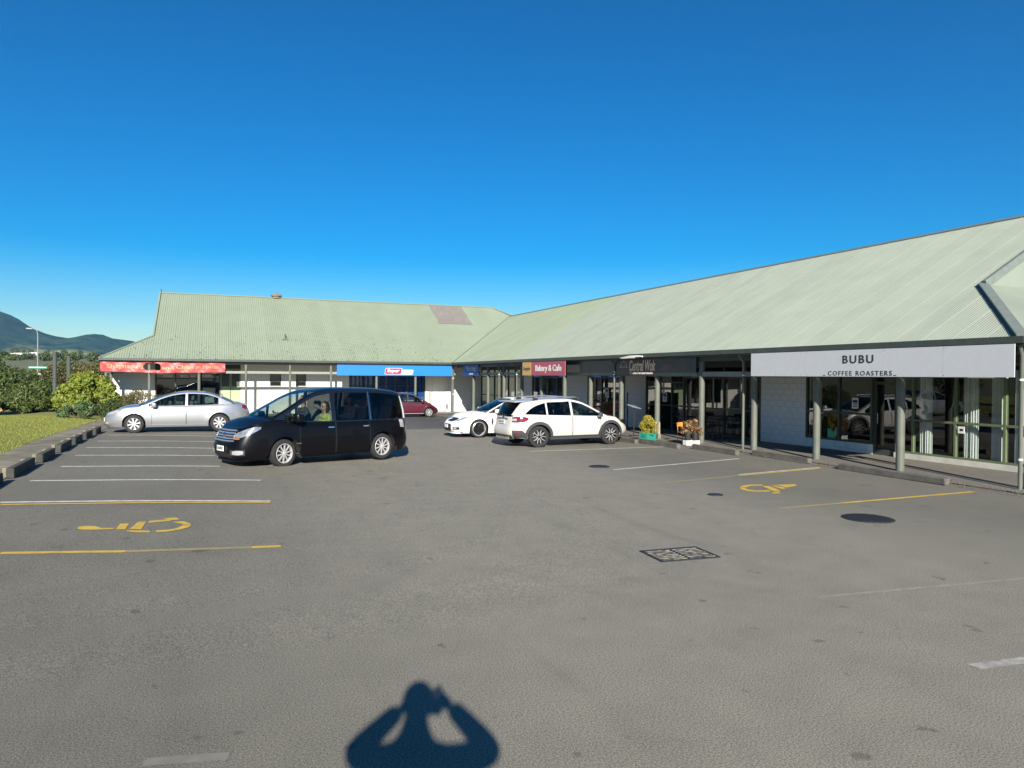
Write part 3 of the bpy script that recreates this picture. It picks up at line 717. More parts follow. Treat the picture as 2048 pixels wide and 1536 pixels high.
def far_fronts():
    W = far_wing; v = 50.1; z0 = -.36; zt = EZ - .16
    def wall(u0, u1, a, b, m=M_cream): return part(MB().box(u0, u1, v, v + .2, a, b), 'wall', m, W)
    wall(-5.9, -3.57, z0, zt)
    wall(-3.57, .2, z0, .1)
    shopfront(W, 'u', v, -3.57, -1.05, .1, 2.35, [-2.42], [1.95])
    shopfront(W, 'u', v + .02, -1.05, .2, .1, 2.35, [], [1.95])
    wall(-3.57, .2, 2.35, zt, M_frameD)
    # tall green doors right of the fish shop windows
    wall(.2, 1.42, z0, .0, M_plinth)
    wall(.2, 1.42, 2.62, zt, M_frameD)
    for k in (0, 1):
        u0 = .2 + k * .61; d = part(MB().box(u0 + .015, u0 + .595, v + .04, v + .09, 0, 2.60), 'door', M_doorg, W)
        reparent(MB().box(u0 + .07, u0 + .54, v + .028, v + .042, 1.45, 2.5).build('door_panel', M_frameD), d)
    wall(1.42, 3.23, z0, zt); wall(3.23, 5.53, z0, 1.48); wall(3.93, 4.88, 1.48, 2.36); wall(3.23, 5.53, 2.36, zt); wall(5.53, 8.38, z0, zt)
    for u0 in (3.23, 4.88):
        shopfront(W, 'u', v, u0, u0 + (.70 if u0 < 4 else .65), 1.48, 2.36, [], [1.78], fw=.05)
    for u0 in (3.23, 4.88): part(MB().box(u0 - .03, u0 + .72, v - .05, v - .001, 1.43, 1.478), 'sill', M_white, W)
    # blue liquor shop
    wall(8.38, 13.75, z0, .25, M_cream); wall(8.38, 13.75, 2.5, zt, M_frameD)
    shopfront(W, 'u', v, 8.38, 13.75, .25, 2.5, [10.2, 11.6, 12.4], [1.5], gl=M_sg)
    part(MB().box(8.42, 13.7, v + .06, v + .07, .75, 2.46), 'window_film', M_blueW, W)
    part(MB().box(8.42, 13.7, v + .06, v + .07, .3, .52), 'window_film', mat('film_white', (.62, .60, .57), .5), W)
    part(MB().box(8.42, 13.7, v + .058, v + .069, .535, .60), 'window_film', mat('film_red', (.35, .02, .03), .5), W)
    part(MB().box(8.42, 13.7, v + .06, v + .07, .605, .74), 'window_film', mat('film_bright_blue', (.01, .13, .5), .5), W)
    wall(13.75, 15.35, z0, zt)
    for u in (13.75, 14.28, 14.8): part(MB().box(u + .02, u + .03, v - .006, v - .001, z0 + .1, zt - .2), 'panel_joint', M_joint, W)
    wall(15.35, 18.05, z0, zt, M_blk)
    part(MB().box(-5.9, -5.7, v + .2, 63, z0, zt), 'wall', M_cream, W)
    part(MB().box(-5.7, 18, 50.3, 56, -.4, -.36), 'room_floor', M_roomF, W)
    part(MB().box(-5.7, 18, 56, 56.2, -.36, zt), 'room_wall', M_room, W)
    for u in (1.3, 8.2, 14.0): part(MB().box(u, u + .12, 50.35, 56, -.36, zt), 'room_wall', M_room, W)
far_fronts()
for k, (u0, u1) in enumerate(((-3.2, -2.6), (-2.2, -1.75), (-1.6, -1.3), (-.9, -.05))): part(MB().box(u0, u1, 51.2, 51.23, 2.02, 2.2), 'menu_reflection_panel', M_white, far_wing)  # white strips added for the bright reflections in the fish shop glass
part(MB().box(-2.9, -1.2, 51.6, 52.3, -.36, .75, .03), 'added_counter', mat('counter_grey', (.35, .35, .34), .5), far_wing)  # added inside as a bright detail for the reflections in the glass
part(MB().box(-.85, -.1, 51.0, 51.6, -.36, 1.35, .03), 'reflection_box', M_white, far_wing)  # added white box standing in for a pale reflection in the window
# white vending cabinet in front of the white wall
vc = empty('vending_cabinet', (14.5, 49.55, -.33)); tag(vc, 'white upright cabinet against the wall right of the dark red hatchback', 'cabinet')
MB().box(-.55, .55, -.38, .38, .04, 1.42, .03).build('body', M_white, vc, 30)
MB().box(.553, .70, -.3, .3, .55, 1.28, .02).build('side_box', M_white, vc, 30)
MB().box(-.5, .5, -.40, -.382, .12, 1.36, .008).build('door', M_white, vc, 30)
MB().box(-.5, .5, -.3, .3, -.0, .04).build('base', M_black, vc)
# ------------------------------------------------------------------ vehicles
M_tyre = mat('tyre', (.018, .018, .019), .85, var=.2, vscale=15)
M_arch = mat('arch_liner', (.012, .012, .013), .9)
M_chrome = mat('chrome', (.75, .75, .76), .12, metal=1.)
M_alloy = mat('alloy', (.58, .58, .58), .3, metal=.45)
M_alloyD = mat('dark_alloy', (.02, .02, .022), .35, metal=.4)
M_lens = mat('lamp_lens', (.62, .64, .66), .12, metal=.55, coat=1.)
M_lensV = mat('lamp_lens_grey', (.36, .37, .38), .15, metal=.6, coat=.6, var=.35, vscale=14)
M_lensD = mat('lamp_dark', (.03, .03, .035), .1, coat=1.)
M_red = mat('tail_red', (.17, .008, .014), .12, coat=1.)
M_seat = mat('seat_cloth', (.035, .034, .034), .9)
M_seatG = mat('seat_cloth_pale', (.22, .21, .19), .9)
M_seam = mat('door_seam', (.006, .006, .007), .8)
M_plate = mat('plate_white', (.72, .72, .70), .5)
M_ink = mat('ink_black', (.01, .01, .01), .6)
M_orange = mat('indicator', (.55, .17, .02), .2, coat=1.)
G_clear = glass('car_glass', (.50, .57, .55), 1.5)
G_tint = glass('privacy_glass', (.10, .105, .11), 1.5)
G_mid = glass('green_tint_glass', (.38, .45, .43), 1.5)

class Car:
    def __init__(s, name, label, cat, P):
        s.P = P; s.o = empty(name); tag(s.o, label, cat)
        s.w = P['W'] / 2; s.xf = P['xf']; s.xr = P['xr']; s.n = P.get('n', 5.5); s.nr = P.get('nr', 6)
        s.zt = curve(P['belt']); s.R = curve(P['roof']); s.xA = max(p[0] for p in P['roof']); s.xC = min(p[0] for p in P['roof'])
        s.wp = curve(P.get('wp', [(0, .93), (.1, .965), (.35, 1.0), (.6, .995), (.72, .985), (.9, .965), (1, .925)]))
        s.df = curve(P.get('front', [(0, -.10), (.2, -.02), (.45, 0), (.7, -.05), (.88, -.16), (1, -.34)]))
        s.dr = curve(P.get('rear', [(0, .10), (.2, .02), (.45, 0), (.7, .03), (1, .12)]))
        s.sill = P.get('sill', .20); s.rad = P['rad']; s.Ra = P.get('Ra', s.rad + .06)
        s.wh = (P['xF'], P['xR']); s.flare = P.get('flare', .014); s.tum = P.get('tum', .32)
        s.WT = curve(P['wintop']) if 'wintop' in P else None
        s.outline()
    def basey(s, x):
        xm = .1; n = s.n if x > xm else s.nr
        q = (x - xm) / ((s.xf - xm) if x > xm else (xm - s.xr)); q = min(1, abs(q))
        return s.w * max(0, 1 - q ** n) ** (1 / n)
    def outline(s):
        xm = .1; pts = []
        ny = 9
        for i in range(ny):                                   # rear centre outwards
            y = s.w * .86 * i / (ny - 1); pts.append((xm - (xm - s.xr) * (1 - (y / s.w) ** s.nr) ** (1 / s.nr), y))
        xa = pts[-1][0]
        yf = [s.w * .86 * i / (ny - 1) for i in range(ny)]
        fr = [(xm + (s.xf - xm) * (1 - (y / s.w) ** s.n) ** (1 / s.n), y) for y in yf]
        xb = fr[-1][0]
        xs = list(np.linspace(xa, xb, 34)[1:-1])
        for c in s.wh: xs += [c + s.Ra * math.cos(math.pi * k / 14) for k in range(15)]
        for d in s.P.get('doors', []): xs += [d[0], d[1]]
        xs += [s.xA, s.xC] if s.xC > xa else [s.xA]
        xs = sorted(x for x in xs if xa + .005 < x < xb - .005)
        out = []
        for x in xs:
            if not out or x - out[-1] > .006: out.append(x)
        pts += [(x, s.basey(x)) for x in out] + list(reversed(fr))
        s.ol = pts
        # arclength from the front centre
        q = [0.]; rp = list(reversed(pts))
        for a, b in zip(rp, rp[1:]): q.append(q[-1] + math.hypot(b[0]-a[0], b[1]-a[1]))
        s.q = q; s.rp = rp
    def zlow(s, x):
        z = s.sill + s.P.get('rise', .0) * sm((abs(x) - 1.6) / .7)
        for c in s.wh:
            d = abs(x - c)
            if d < s.Ra: z = max(z, s.rad + math.sqrt(s.Ra ** 2 - d * d))
        return z
    def pt(s, x0, y0, t=None, z=None, side=1, off=0.):
        kf = sm((x0 - (s.xf - .75)) / .75); kr = sm(((s.xr + .75) - x0) / .75)
        top = s.zt(x0)
        if z is None: z = s.sill + (top - s.sill) * t
        t = (z - s.sill) / (top - s.sill); t = min(1, max(0, t))
        zz = max(z, s.zlow(x0)) if off == 0 else z
        t2 = min(1, max(0, (zz - s.sill) / (top - s.sill)))
        x = x0 + kf * s.df(t2) + kr * s.dr(t2); y = y0 * s.wp(t2)
        fl = 0
        for c in s.wh:
            r = math.hypot(x0 - c, zz - s.rad); fl = max(fl, s.flare * math.exp(-((r - s.Ra) / .07) ** 2))
        y += fl * (1 if y0 > .5 * s.w else 0)
        return Vector((x, y * side, zz))
    def atq(s, q):
        q = min(max(q, 0), s.q[-1])
        i = 0
        while i < len(s.q) - 2 and q > s.q[i+1]: i += 1
        t = (q - s.q[i]) / max(1e-9, s.q[i+1] - s.q[i]); a, b = s.rp[i], s.rp[i+1]
        return a[0] + (b[0]-a[0]) * t, a[1] + (b[1]-a[1]) * t
    def qx(s, x):
        """arclength of the side point at x"""
        best = min(range(len(s.rp)), key=lambda i: abs(s.rp[i][0] - x) + (0 if s.rp[i][1] > .8 * s.w else 9))
        i = best; a = s.rp[i]
        return s.q[i] + (a[0] - x)
    def qr(s, d): return s.q[-1] - d
    def surf(s, q, z, side, off):
        x0, y0 = s.atq(q); e = .02
        p = s.pt(x0, y0, z=z, side=side, off=1)
        a = s.pt(*s.atq(q + e), z=z, side=side, off=1) - s.pt(*s.atq(q - e), z=z, side=side, off=1)
        b = s.pt(x0, y0, z=z + e, side=side, off=1) - s.pt(x0, y0, z=z - e, side=side, off=1)
        n = a.cross(b); n = n.normalized() if n.length > 1e-8 else Vector((1, 0, 0))
        if n.dot(Vector((x0, y0 * side, 0))) < 0: n = -n
        return p + n * off
    def patch(s, name, st, m, parent, off=.006, side=1, nc=10, nr=4, thick=.02, cross=False):
        """raised patch on the body: stations (q, z low, z high); cross=True joins both sides over the centre line"""
        rows = []
        qs = [p[0] for p in st]; lo = curve([(p[0], p[1]) for p in st]); hi = curve([(p[0], p[2]) for p in st])
        lst = [qs[0] + (qs[-1] - qs[0]) * i / nc for i in range(nc + 1)]
        sides = [(q, side) for q in lst]
        if cross: sides = [(q, -1) for q in reversed(lst)] + [(q, 1) for q in lst if q > 1e-6]
        for q, sd in sides:
            rows.append([s.surf(q, lo(q) + (hi(q) - lo(q)) * j / nr, sd, off) for j in range(nr + 1)])
        inn = []
        for q, sd in sides: inn.append([s.surf(q, lo(q) + (hi(q) - lo(q)) * j / nr, sd, off - thick) for j in range(nr + 1)])
        mb = MB().grid(rows)
        ring_o = [rows[i][0] for i in range(len(rows))] + [rows[-1][j] for j in range(1, nr + 1)] + [rows[i][-1] for i in range(len(rows) - 2, -1, -1)] + [rows[0][j] for j in range(nr - 1, 0, -1)]
        ring_i = [inn[i][0] for i in range(len(rows))] + [inn[-1][j] for j in range(1, nr + 1)] + [inn[i][-1] for i in range(len(rows) - 2, -1, -1)] + [inn[0][j] for j in range(nr - 1, 0, -1)]
        mb.grid([ring_o, ring_i], close=True)
        return mb.build(name, m, parent, 35, weld=True)
    # ---- shells
    def lower(s, paint):
        ts = [0, .06, .13, .22, .32, .44, .56, .64, .70, .76, .84, .92, .97, 1.0]
        ol = s.ol; n = len(ol)
        doors = s.P.get('doors', [])
        body = MB(); dm = {}
        grid = {sd: [[s.pt(x, y, t=t, side=sd) for t in ts] for x, y in ol] for sd in (1, -1)}
        for sd in (1, -1):
            g = grid[sd]
            for i in range(n - 1):
                xm = (ol[i][0] + ol[i+1][0]) / 2; key = None
                if ol[i][1] > .8 * s.w:
                    for k, d in enumerate(doors):
                        if d[0] < xm < d[1]: key = (k, sd)
                for j in range(len(ts) - 1):
                    q = [g[i][j], g[i+1][j], g[i+1][j+1], g[i][j+1]]
                    u = []
                    for p in q:
                        if not any((p - r).length < 1e-5 for r in u): u.append(p)
                    if len(u) < 3: continue
                    if sd < 0: u = u[::-1]
                    tgt = body if key is None or ts[j] < .06 else dm.setdefault(key, MB())
                    tgt.add(u, [tuple(range(len(u)))])
        # decks: hood ahead of the windscreen, boot lid behind the rear window
        K = 12; crown = s.P.get('crown', .05)
        def deck(idx, into):
            rows = []
            for i in idx:
                a = grid[1][i][-1]; rows.append([])
                for k in range(K + 1):
                    f = 1 - 2 * k / K; ed = sm((s.xf + s.df(1) - a.x) / .5) if a.x > 0 else sm((a.x - s.xr - s.dr(1)) / .3)
                    rows[-1].append(Vector((a.x, a.y * f, a.z + crown * (1 - f * f) * ed + s.P.get('hoodrib', 0) * ed * math.exp(-((abs(f) - .62) / .12) ** 2))))
            into.grid(rows)
        hood = MB(); deck([i for i in range(n) if ol[i][0] >= s.xA - .012 and (i > n // 2)], hood)
        bo = body.build('body', paint, s.o, 32, weld=True)
        hood.build('bonnet', paint, s.o, 32, weld=True)
        if s.P.get('boot'):
            b = MB(); deck([i for i in range(n) if ol[i][0] <= s.xC + .012 and i < n // 2], b); b.build('boot_lid', paint, s.o, 32, weld=True)
        s.door = {}
        for (k, sd), mb in dm.items():
            s.door[(k, sd)] = mb.build('door', paint, s.o, 32, weld=True)
        # wheel housings and floor
        for c in s.wh:
            for sd in (1, -1):
                mb = MB(); rows = []
                for k in range(13):
                    a = math.pi * k / 12; x = c + s.Ra * math.cos(a); z = s.rad + s.Ra * math.sin(a)
                    y = s.basey(x) * s.wp(min(1, (z - s.sill) / (s.zt(x) - s.sill))) + s.flare - .004
                    rows.append([(x, y * sd, z), (x, (y - .30) * sd, z)])
                mb.grid(rows); cap = [r[1] for r in rows]; mb.add(cap, [tuple(range(13))])
                mb.build('wheel_housing', M_arch, s.o, 40)
        f = MB(); f.box(s.xr + .25, s.xf - .3, -s.w * .80, s.w * .80, s.sill + .02, s.sill + .06)
        for sgn, x in ((1, s.xf - .28), (-1, s.xr + .22)): pass
        f.build('floor_pan', M_arch, s.o)
        return bo
    def green(s, paint, pillar, wins, gls, gl_front=None, gl_rear=None):
        xs = list(np.linspace(s.xC, s.xA, 46)) + [a for w in wins for a in w[:2]]
        # denser at both ends
        xs += list(np.linspace(s.xC, s.xC + .25, 8)) + list(np.linspace(s.xA - .2, s.xA, 6))
        xs = sorted(set(round(float(x), 4) for x in xs)); xs = [x for i, x in enumerate(xs) if i == 0 or x - xs[i-1] > .004]
        def edge(x): return s.basey(max(x, s.xr + .02)) * s.wp(1.0)
        zb = lambda x: s.zt(x) - .004
        def yat(x, z): 
            e = edge(x); h = max(0, z - s.zt(x)); return e - h * s.tum - .03 * (h / .6) ** 2
        kr = lambda x: sm(((s.xr + .75) - x) / .75) * s.dr(1.0)
        low, top = s.P.get('lowfr', .035), s.P.get('topfr', .055)
        fr = {1: MB(), -1: MB()}; gm = {}
        for sd in (1, -1):
            for a, b in zip(xs, xs[1:]):
                xm = (a + b) / 2; wi = None
                for k, w in enumerate(wins):
                    if w[0] < xm < w[1]: wi = k
                col = []
                for x in (a, b):
                    z0 = zb(x); z3 = max(z0, s.R(x)); z1 = min(z0 + low, z3); z2 = max(z1, min(z3 - top, s.WT(x) if s.WT else 9))
                    col.append([z0, z1, z2, z3])
                P = lambda x, z, o=0: Vector((x + kr(x), (yat(x, z) - o) * sd, z))
                def q(j, tgt, o=0, nsub=1):
                    for m_ in range(nsub):
                        f0, f1 = m_ / nsub, (m_ + 1) / nsub
                        za0 = col[0][j] + (col[0][j+1]-col[0][j]) * f0; za1 = col[0][j] + (col[0][j+1]-col[0][j]) * f1
                        zb0 = col[1][j] + (col[1][j+1]-col[1][j]) * f0; zb1 = col[1][j] + (col[1][j+1]-col[1][j]) * f1
                        u = []
                        for p in (P(a, za0, o), P(b, zb0, o), P(b, zb1, o), P(a, za1, o)):
                            if not any((p - r).length < 1e-5 for r in u): u.append(p)
                        if len(u) >= 3: tgt.add(u, [tuple(range(len(u)))])
                q(0, fr[sd]); q(2, fr[sd])
                if wi is None: q(1, fr[sd], 0, 4)
                else: q(1, gm.setdefault((wi, sd), MB()), .010, 4)
        for sd in (1, -1): fr[sd].build('window_frame', pillar, s.o, 35, weld=True)
        for (k, sd), mb in gm.items():
            mb.build('side_window', gls[k], s.o, 35, weld=True)
        # over the top: windscreen, roof, rear window
        K = 16; bow = s.P.get('bow', .10); rc = s.P.get('roofcrown', .045)
        xfR, xrR = s.P['roof_f'], s.P['roof_r']
        rows = []
        for x in reversed(xs):
            z = max(zb(x), s.R(x)); y = yat(x, z)
            tf = sm((x - xfR) / max(.01, s.xA - xfR)) if x > xfR else 0
            tr = sm((xrR - x) / max(.01, xrR - s.xC)) if x < xrR else 0
            rw = 1 - .6 * max(tf, tr); r = []
            for k in range(K + 1):
                f = 1 - 2 * k / K
                r.append(Vector((x + kr(x) + (bow * tf - s.P.get('rbow', .05) * tr) * (1 - f * f), y * f, z + rc * rw * (1 - f ** 4) * (1 if (tf < .97 and tr < .97) else .5))))
            rows.append((x, r))
        roof, ws, rw_, pil = MB(), MB(), MB(), MB()
        for (xa, ra), (xb, rb) in zip(rows, rows[1:]):
            xm = (xa + xb) / 2
            for k in range(K):
                q = [ra[k], ra[k+1], rb[k+1], rb[k]]; inner = 1 <= k < K - 1
                if xm > xfR: (ws if inner else pil).add(q, [(0, 1, 2, 3)])
                elif xm < xrR and inner and s.R(xm) > s.zt(xm) + s.P.get('rear_low', .06): rw_.add(q, [(0, 1, 2, 3)])
                else: roof.add(q, [(0, 1, 2, 3)])
        roof.build('roof', paint, s.o, 32, weld=True)
        pil.build('windscreen_pillar', s.P.get('apillar', paint), s.o, 32, weld=True)
        ws.build('windscreen', gl_front or G_mid, s.o, 60, weld=True); rw_.build('rear_window', gl_rear or gls[-1], s.o, 60, weld=True)
    def seams(s):
        for (k, sd), d in s.door.items():
            x0, x1 = s.P['doors'][k][:2]
            for x in (x0, x1):
                q = s.qx(x); zl = s.zlow(x) + .06
                s.patch('door_seam', [(q - .005, zl, s.zt(x) - .01), (q + .005, zl, s.zt(x) - .01)], M_seam, s.o, .0025, sd, 1, 12, .006)
    def handles(s, m, zrel=.80, l=.15, xo=.12):
        for (k, sd), d in s.door.items():
            x = s.P['doors'][k][0] + xo; q = s.qx(x); z = s.sill + (s.zt(x) - s.sill) * zrel
            s.patch('handle', [(q - l, z - .008, z + .02), (q - l/2, z - .014, z + .018), (q, z - .008, z + .02)], m, d, .026, sd, 5, 2, .02)
    def wheels(s, style, tr=None, steer=0., wid=.215):
        for c in s.wh:
            for sd in (1, -1):
                y = (s.w - s.P.get('winset', .03)) * sd
                e = empty('wheel', (c, y, s.rad), 0, s.o); e.rotation_euler = (0, 0, steer if c > 0 else 0)
                rot = Matrix.Rotation(R(90 * -sd), 4, 'X')      # turned axis points outwards
                Rr = s.rad; rr = style.get('rim', .68) * Rr; wd = wid
                tyre = MB().lathe([(rr * .98, -wd), (Rr * .93, -wd), (Rr * .985, -wd * .88), (Rr, -wd * .6), (Rr, -wd * .4), (Rr * .985, -wd * .10), (Rr * .95, -.006), (rr * 1.12, .004), (rr * 1.02, -.004), (rr * .97, -.02)], 40, rot)
                tyre.build('tyre', M_tyre, e, 40)
                rim = MB().lathe([(rr * 1.0, -.004), (rr * .95, .002), (rr * .92, -.012), (rr * .89, -.05), (rr * .86, -wd * .7), (rr * .3, -wd * .72)], 40, rot)
                ro = rim.build('rim', style['lip'], e, 40)
                dk = MB().lathe([(rr * .90, -.075), (.001, -.075)], 30, rot); dk.build('brake_disc', M_alloyD, ro)
                hub = MB().lathe([(.001, .0), (rr * .13, -.002), (rr * .16, -.014), (rr * .17, -.06)], 20, rot); hub.build('hub', style['face'], ro, 40)
                n = style['n']
                for i in range(n):
                    a = 2 * math.pi * (i + .25) / n
                    for sh in style['shape']:
                        poly = [(r_ * rr, w_ * rr) for r_, w_ in sh]
                        M = rot @ Matrix.Rotation(a, 4, 'Z') @ T(0, 0, -.05)
                        sp = MB().prism(poly, .036 + style.get('h', 0), M); sp.build('spoke', style['face'], ro)
                        if 'back' in style:
                            cx = sum(p[0] for p in poly) / len(poly); cy = sum(p[1] for p in poly) / len(poly)
                            M2 = rot @ Matrix.Rotation(a, 4, 'Z') @ T(0, 0, -.06)
                            MB().prism([(p[0], cy + (p[1] - cy) * 1.9) for p in poly], .034, M2).build('spoke_back', style['back'], ro)
    def mirror(s, paint, x, z, big=1.0):
        for sd in (1, -1):
            y = s.basey(x) * s.wp(1.0)
            mb = MB().box(-.075 * big, .085 * big, 0, .20 * big, -.075 * big, .085 * big, .05 * big)
            for i, v in enumerate(mb.v):
                v = Vector(v); v.x -= .25 * v.y; mb.v[i] = (v.x + x, (y + .045 + v.y) * sd, z + v.z)
            o = mb.build('mirror', paint, s.o, 50)
            MB().box(x - .03, x + .03, min(y * sd - .03 * sd, (y + .07) * sd), max(y * sd - .03 * sd, (y + .07) * sd), z - .07, z - .03, .01).build('mirror_stalk', M_black, o)
    def inside(s, rows, seat=M_seat, wheel_side=-1):
        for x, zs in rows:
            for sd in (1, -1):
                y = .36 * sd
                st = MB(); st.box(x - .27, x + .27, y - .23, y + .23, zs, zs + .16, .05)
                bk = MB().box(-.07, .07, -.23, .23, 0, .58, .05); hd = MB().box(-.05, .05, -.13, .13, .60, .80, .04)
                M = T(x - .27, y, zs + .12) @ Matrix.Rotation(R(-14), 4, 'Y'); bk.xf(M); hd.xf(M)
                st.add(bk.v, bk.f); st.add(hd.v, hd.f); st.build('seat', seat, s.o, 50)
        xA = s.xA
        MB().box(xA - .52, xA - .02, -s.w * .84, s.w * .84, s.zt(xA) - .30, s.zt(xA) - .05, .06).build('dashboard', M_seat, s.o, 50)
        sx = rows[0][0] + .48; tm = MB(); N = 20
        pts = [Vector((.0, .18 * math.cos(2*math.pi*i/N), .18 * math.sin(2*math.pi*i/N))) for i in range(N + 1)]
        tm.tube(pts, .016, 8, False); tm.box(-.01, .01, -.17, .17, -.02, .02)
        tm.xf(T(sx, .36 * wheel_side, rows[0][1] + .52) @ Matrix.Rotation(R(-25), 4, 'Y')); tm.build('steering_wheel', M_black, s.o, 50)
        # inner trim so that the cabin is closed below the windows
        MB().box(s.xC + .08, s.xA - .1, -s.w * .84, s.w * .84, s.sill + .07, s.sill + .11).build('cabin_floor', M_seat, s.o)
    def plate(s, txt, z, front=True, y=0., w=.36, h=.125, m=M_plate):
        q0 = 0 if front else s.qr(0)
        p = s.surf(q0, z, 1, .02); x = p.x + (.012 if front else -.012)
        o = MB().box(x - .012, x + .004, y - w/2, y + w/2, z - h/2, z + h/2, .003).build('number_plate', m, s.o)
        if txt:
            rot = Matrix(((0, 0, 1), (1, 0, 0), (0, 1, 0))) if front else Matrix(((0, 0, -1), (-1, 0, 0), (0, 1, 0)))
            text_mesh(o, txt, (x + (.006 if front else -.014), y, z), w * .88, h * .62, rot, M_ink, bold=.012, depth=.002)
    def place(s, x, y, z, heading, scale=(1, 1, 1)):
        s.o.location = (x, y, z); s.o.rotation_euler = (0, 0, heading); s.o.scale = scale

def paint(name, c, metal=0., rough=.32, coat=1., flake=0.):
    m = mat(name, c, rough, metal, coat=coat)
    return m
A_multi = dict(n=10, rim=.70, lip=M_alloy, face=M_alloy, shape=[[(.12, -.055), (.95, .02), (.95, .075), (.12, .0)], [(.12, .055), (.95, .115), (.95, .06), (.12, .01)]])
A_camry = dict(n=8, rim=.66, lip=mat('silver_wheel', (.60, .60, .60), .3, metal=.6), face=MATS['silver_wheel'], shape=[[(.12, -.06), (.50, -.115), (.95, -.15), (.95, .15), (.50, .115), (.12, .06)]])
A_xv = dict(n=5, rim=.66, lip=M_alloyD, face=M_alloyD, shape=[[(.1, -.13), (.55, -.13), (.95, -.34), (.95, .34), (.55, .13), (.1, .13)]], h=.0)
A_xv2 = [[(.18, -.15), (.55, -.17), (.95, -.40), (.95, -.33), (.58, -.11), (.18, -.08)], [(.18, .15), (.55, .17), (.95, .40), (.95, .33), (.58, .11), (.18, .08)]]
A_hol = dict(n=5, rim=.78, lip=M_alloy, face=M_alloyD, shape=[[(.1, -.13), (.88, -.16), (.88, -.04), (.1, -.02)], [(.1, .13), (.88, .16), (.88, .04), (.1, .02)]])
A_mir = dict(n=8, rim=.70, lip=M_alloy, face=M_alloy, shape=[[(.12, -.08), (.95, -.14), (.95, -.05), (.12, -.02)], [(.12, .08), (.95, .14), (.95, .05), (.12, .02)]])

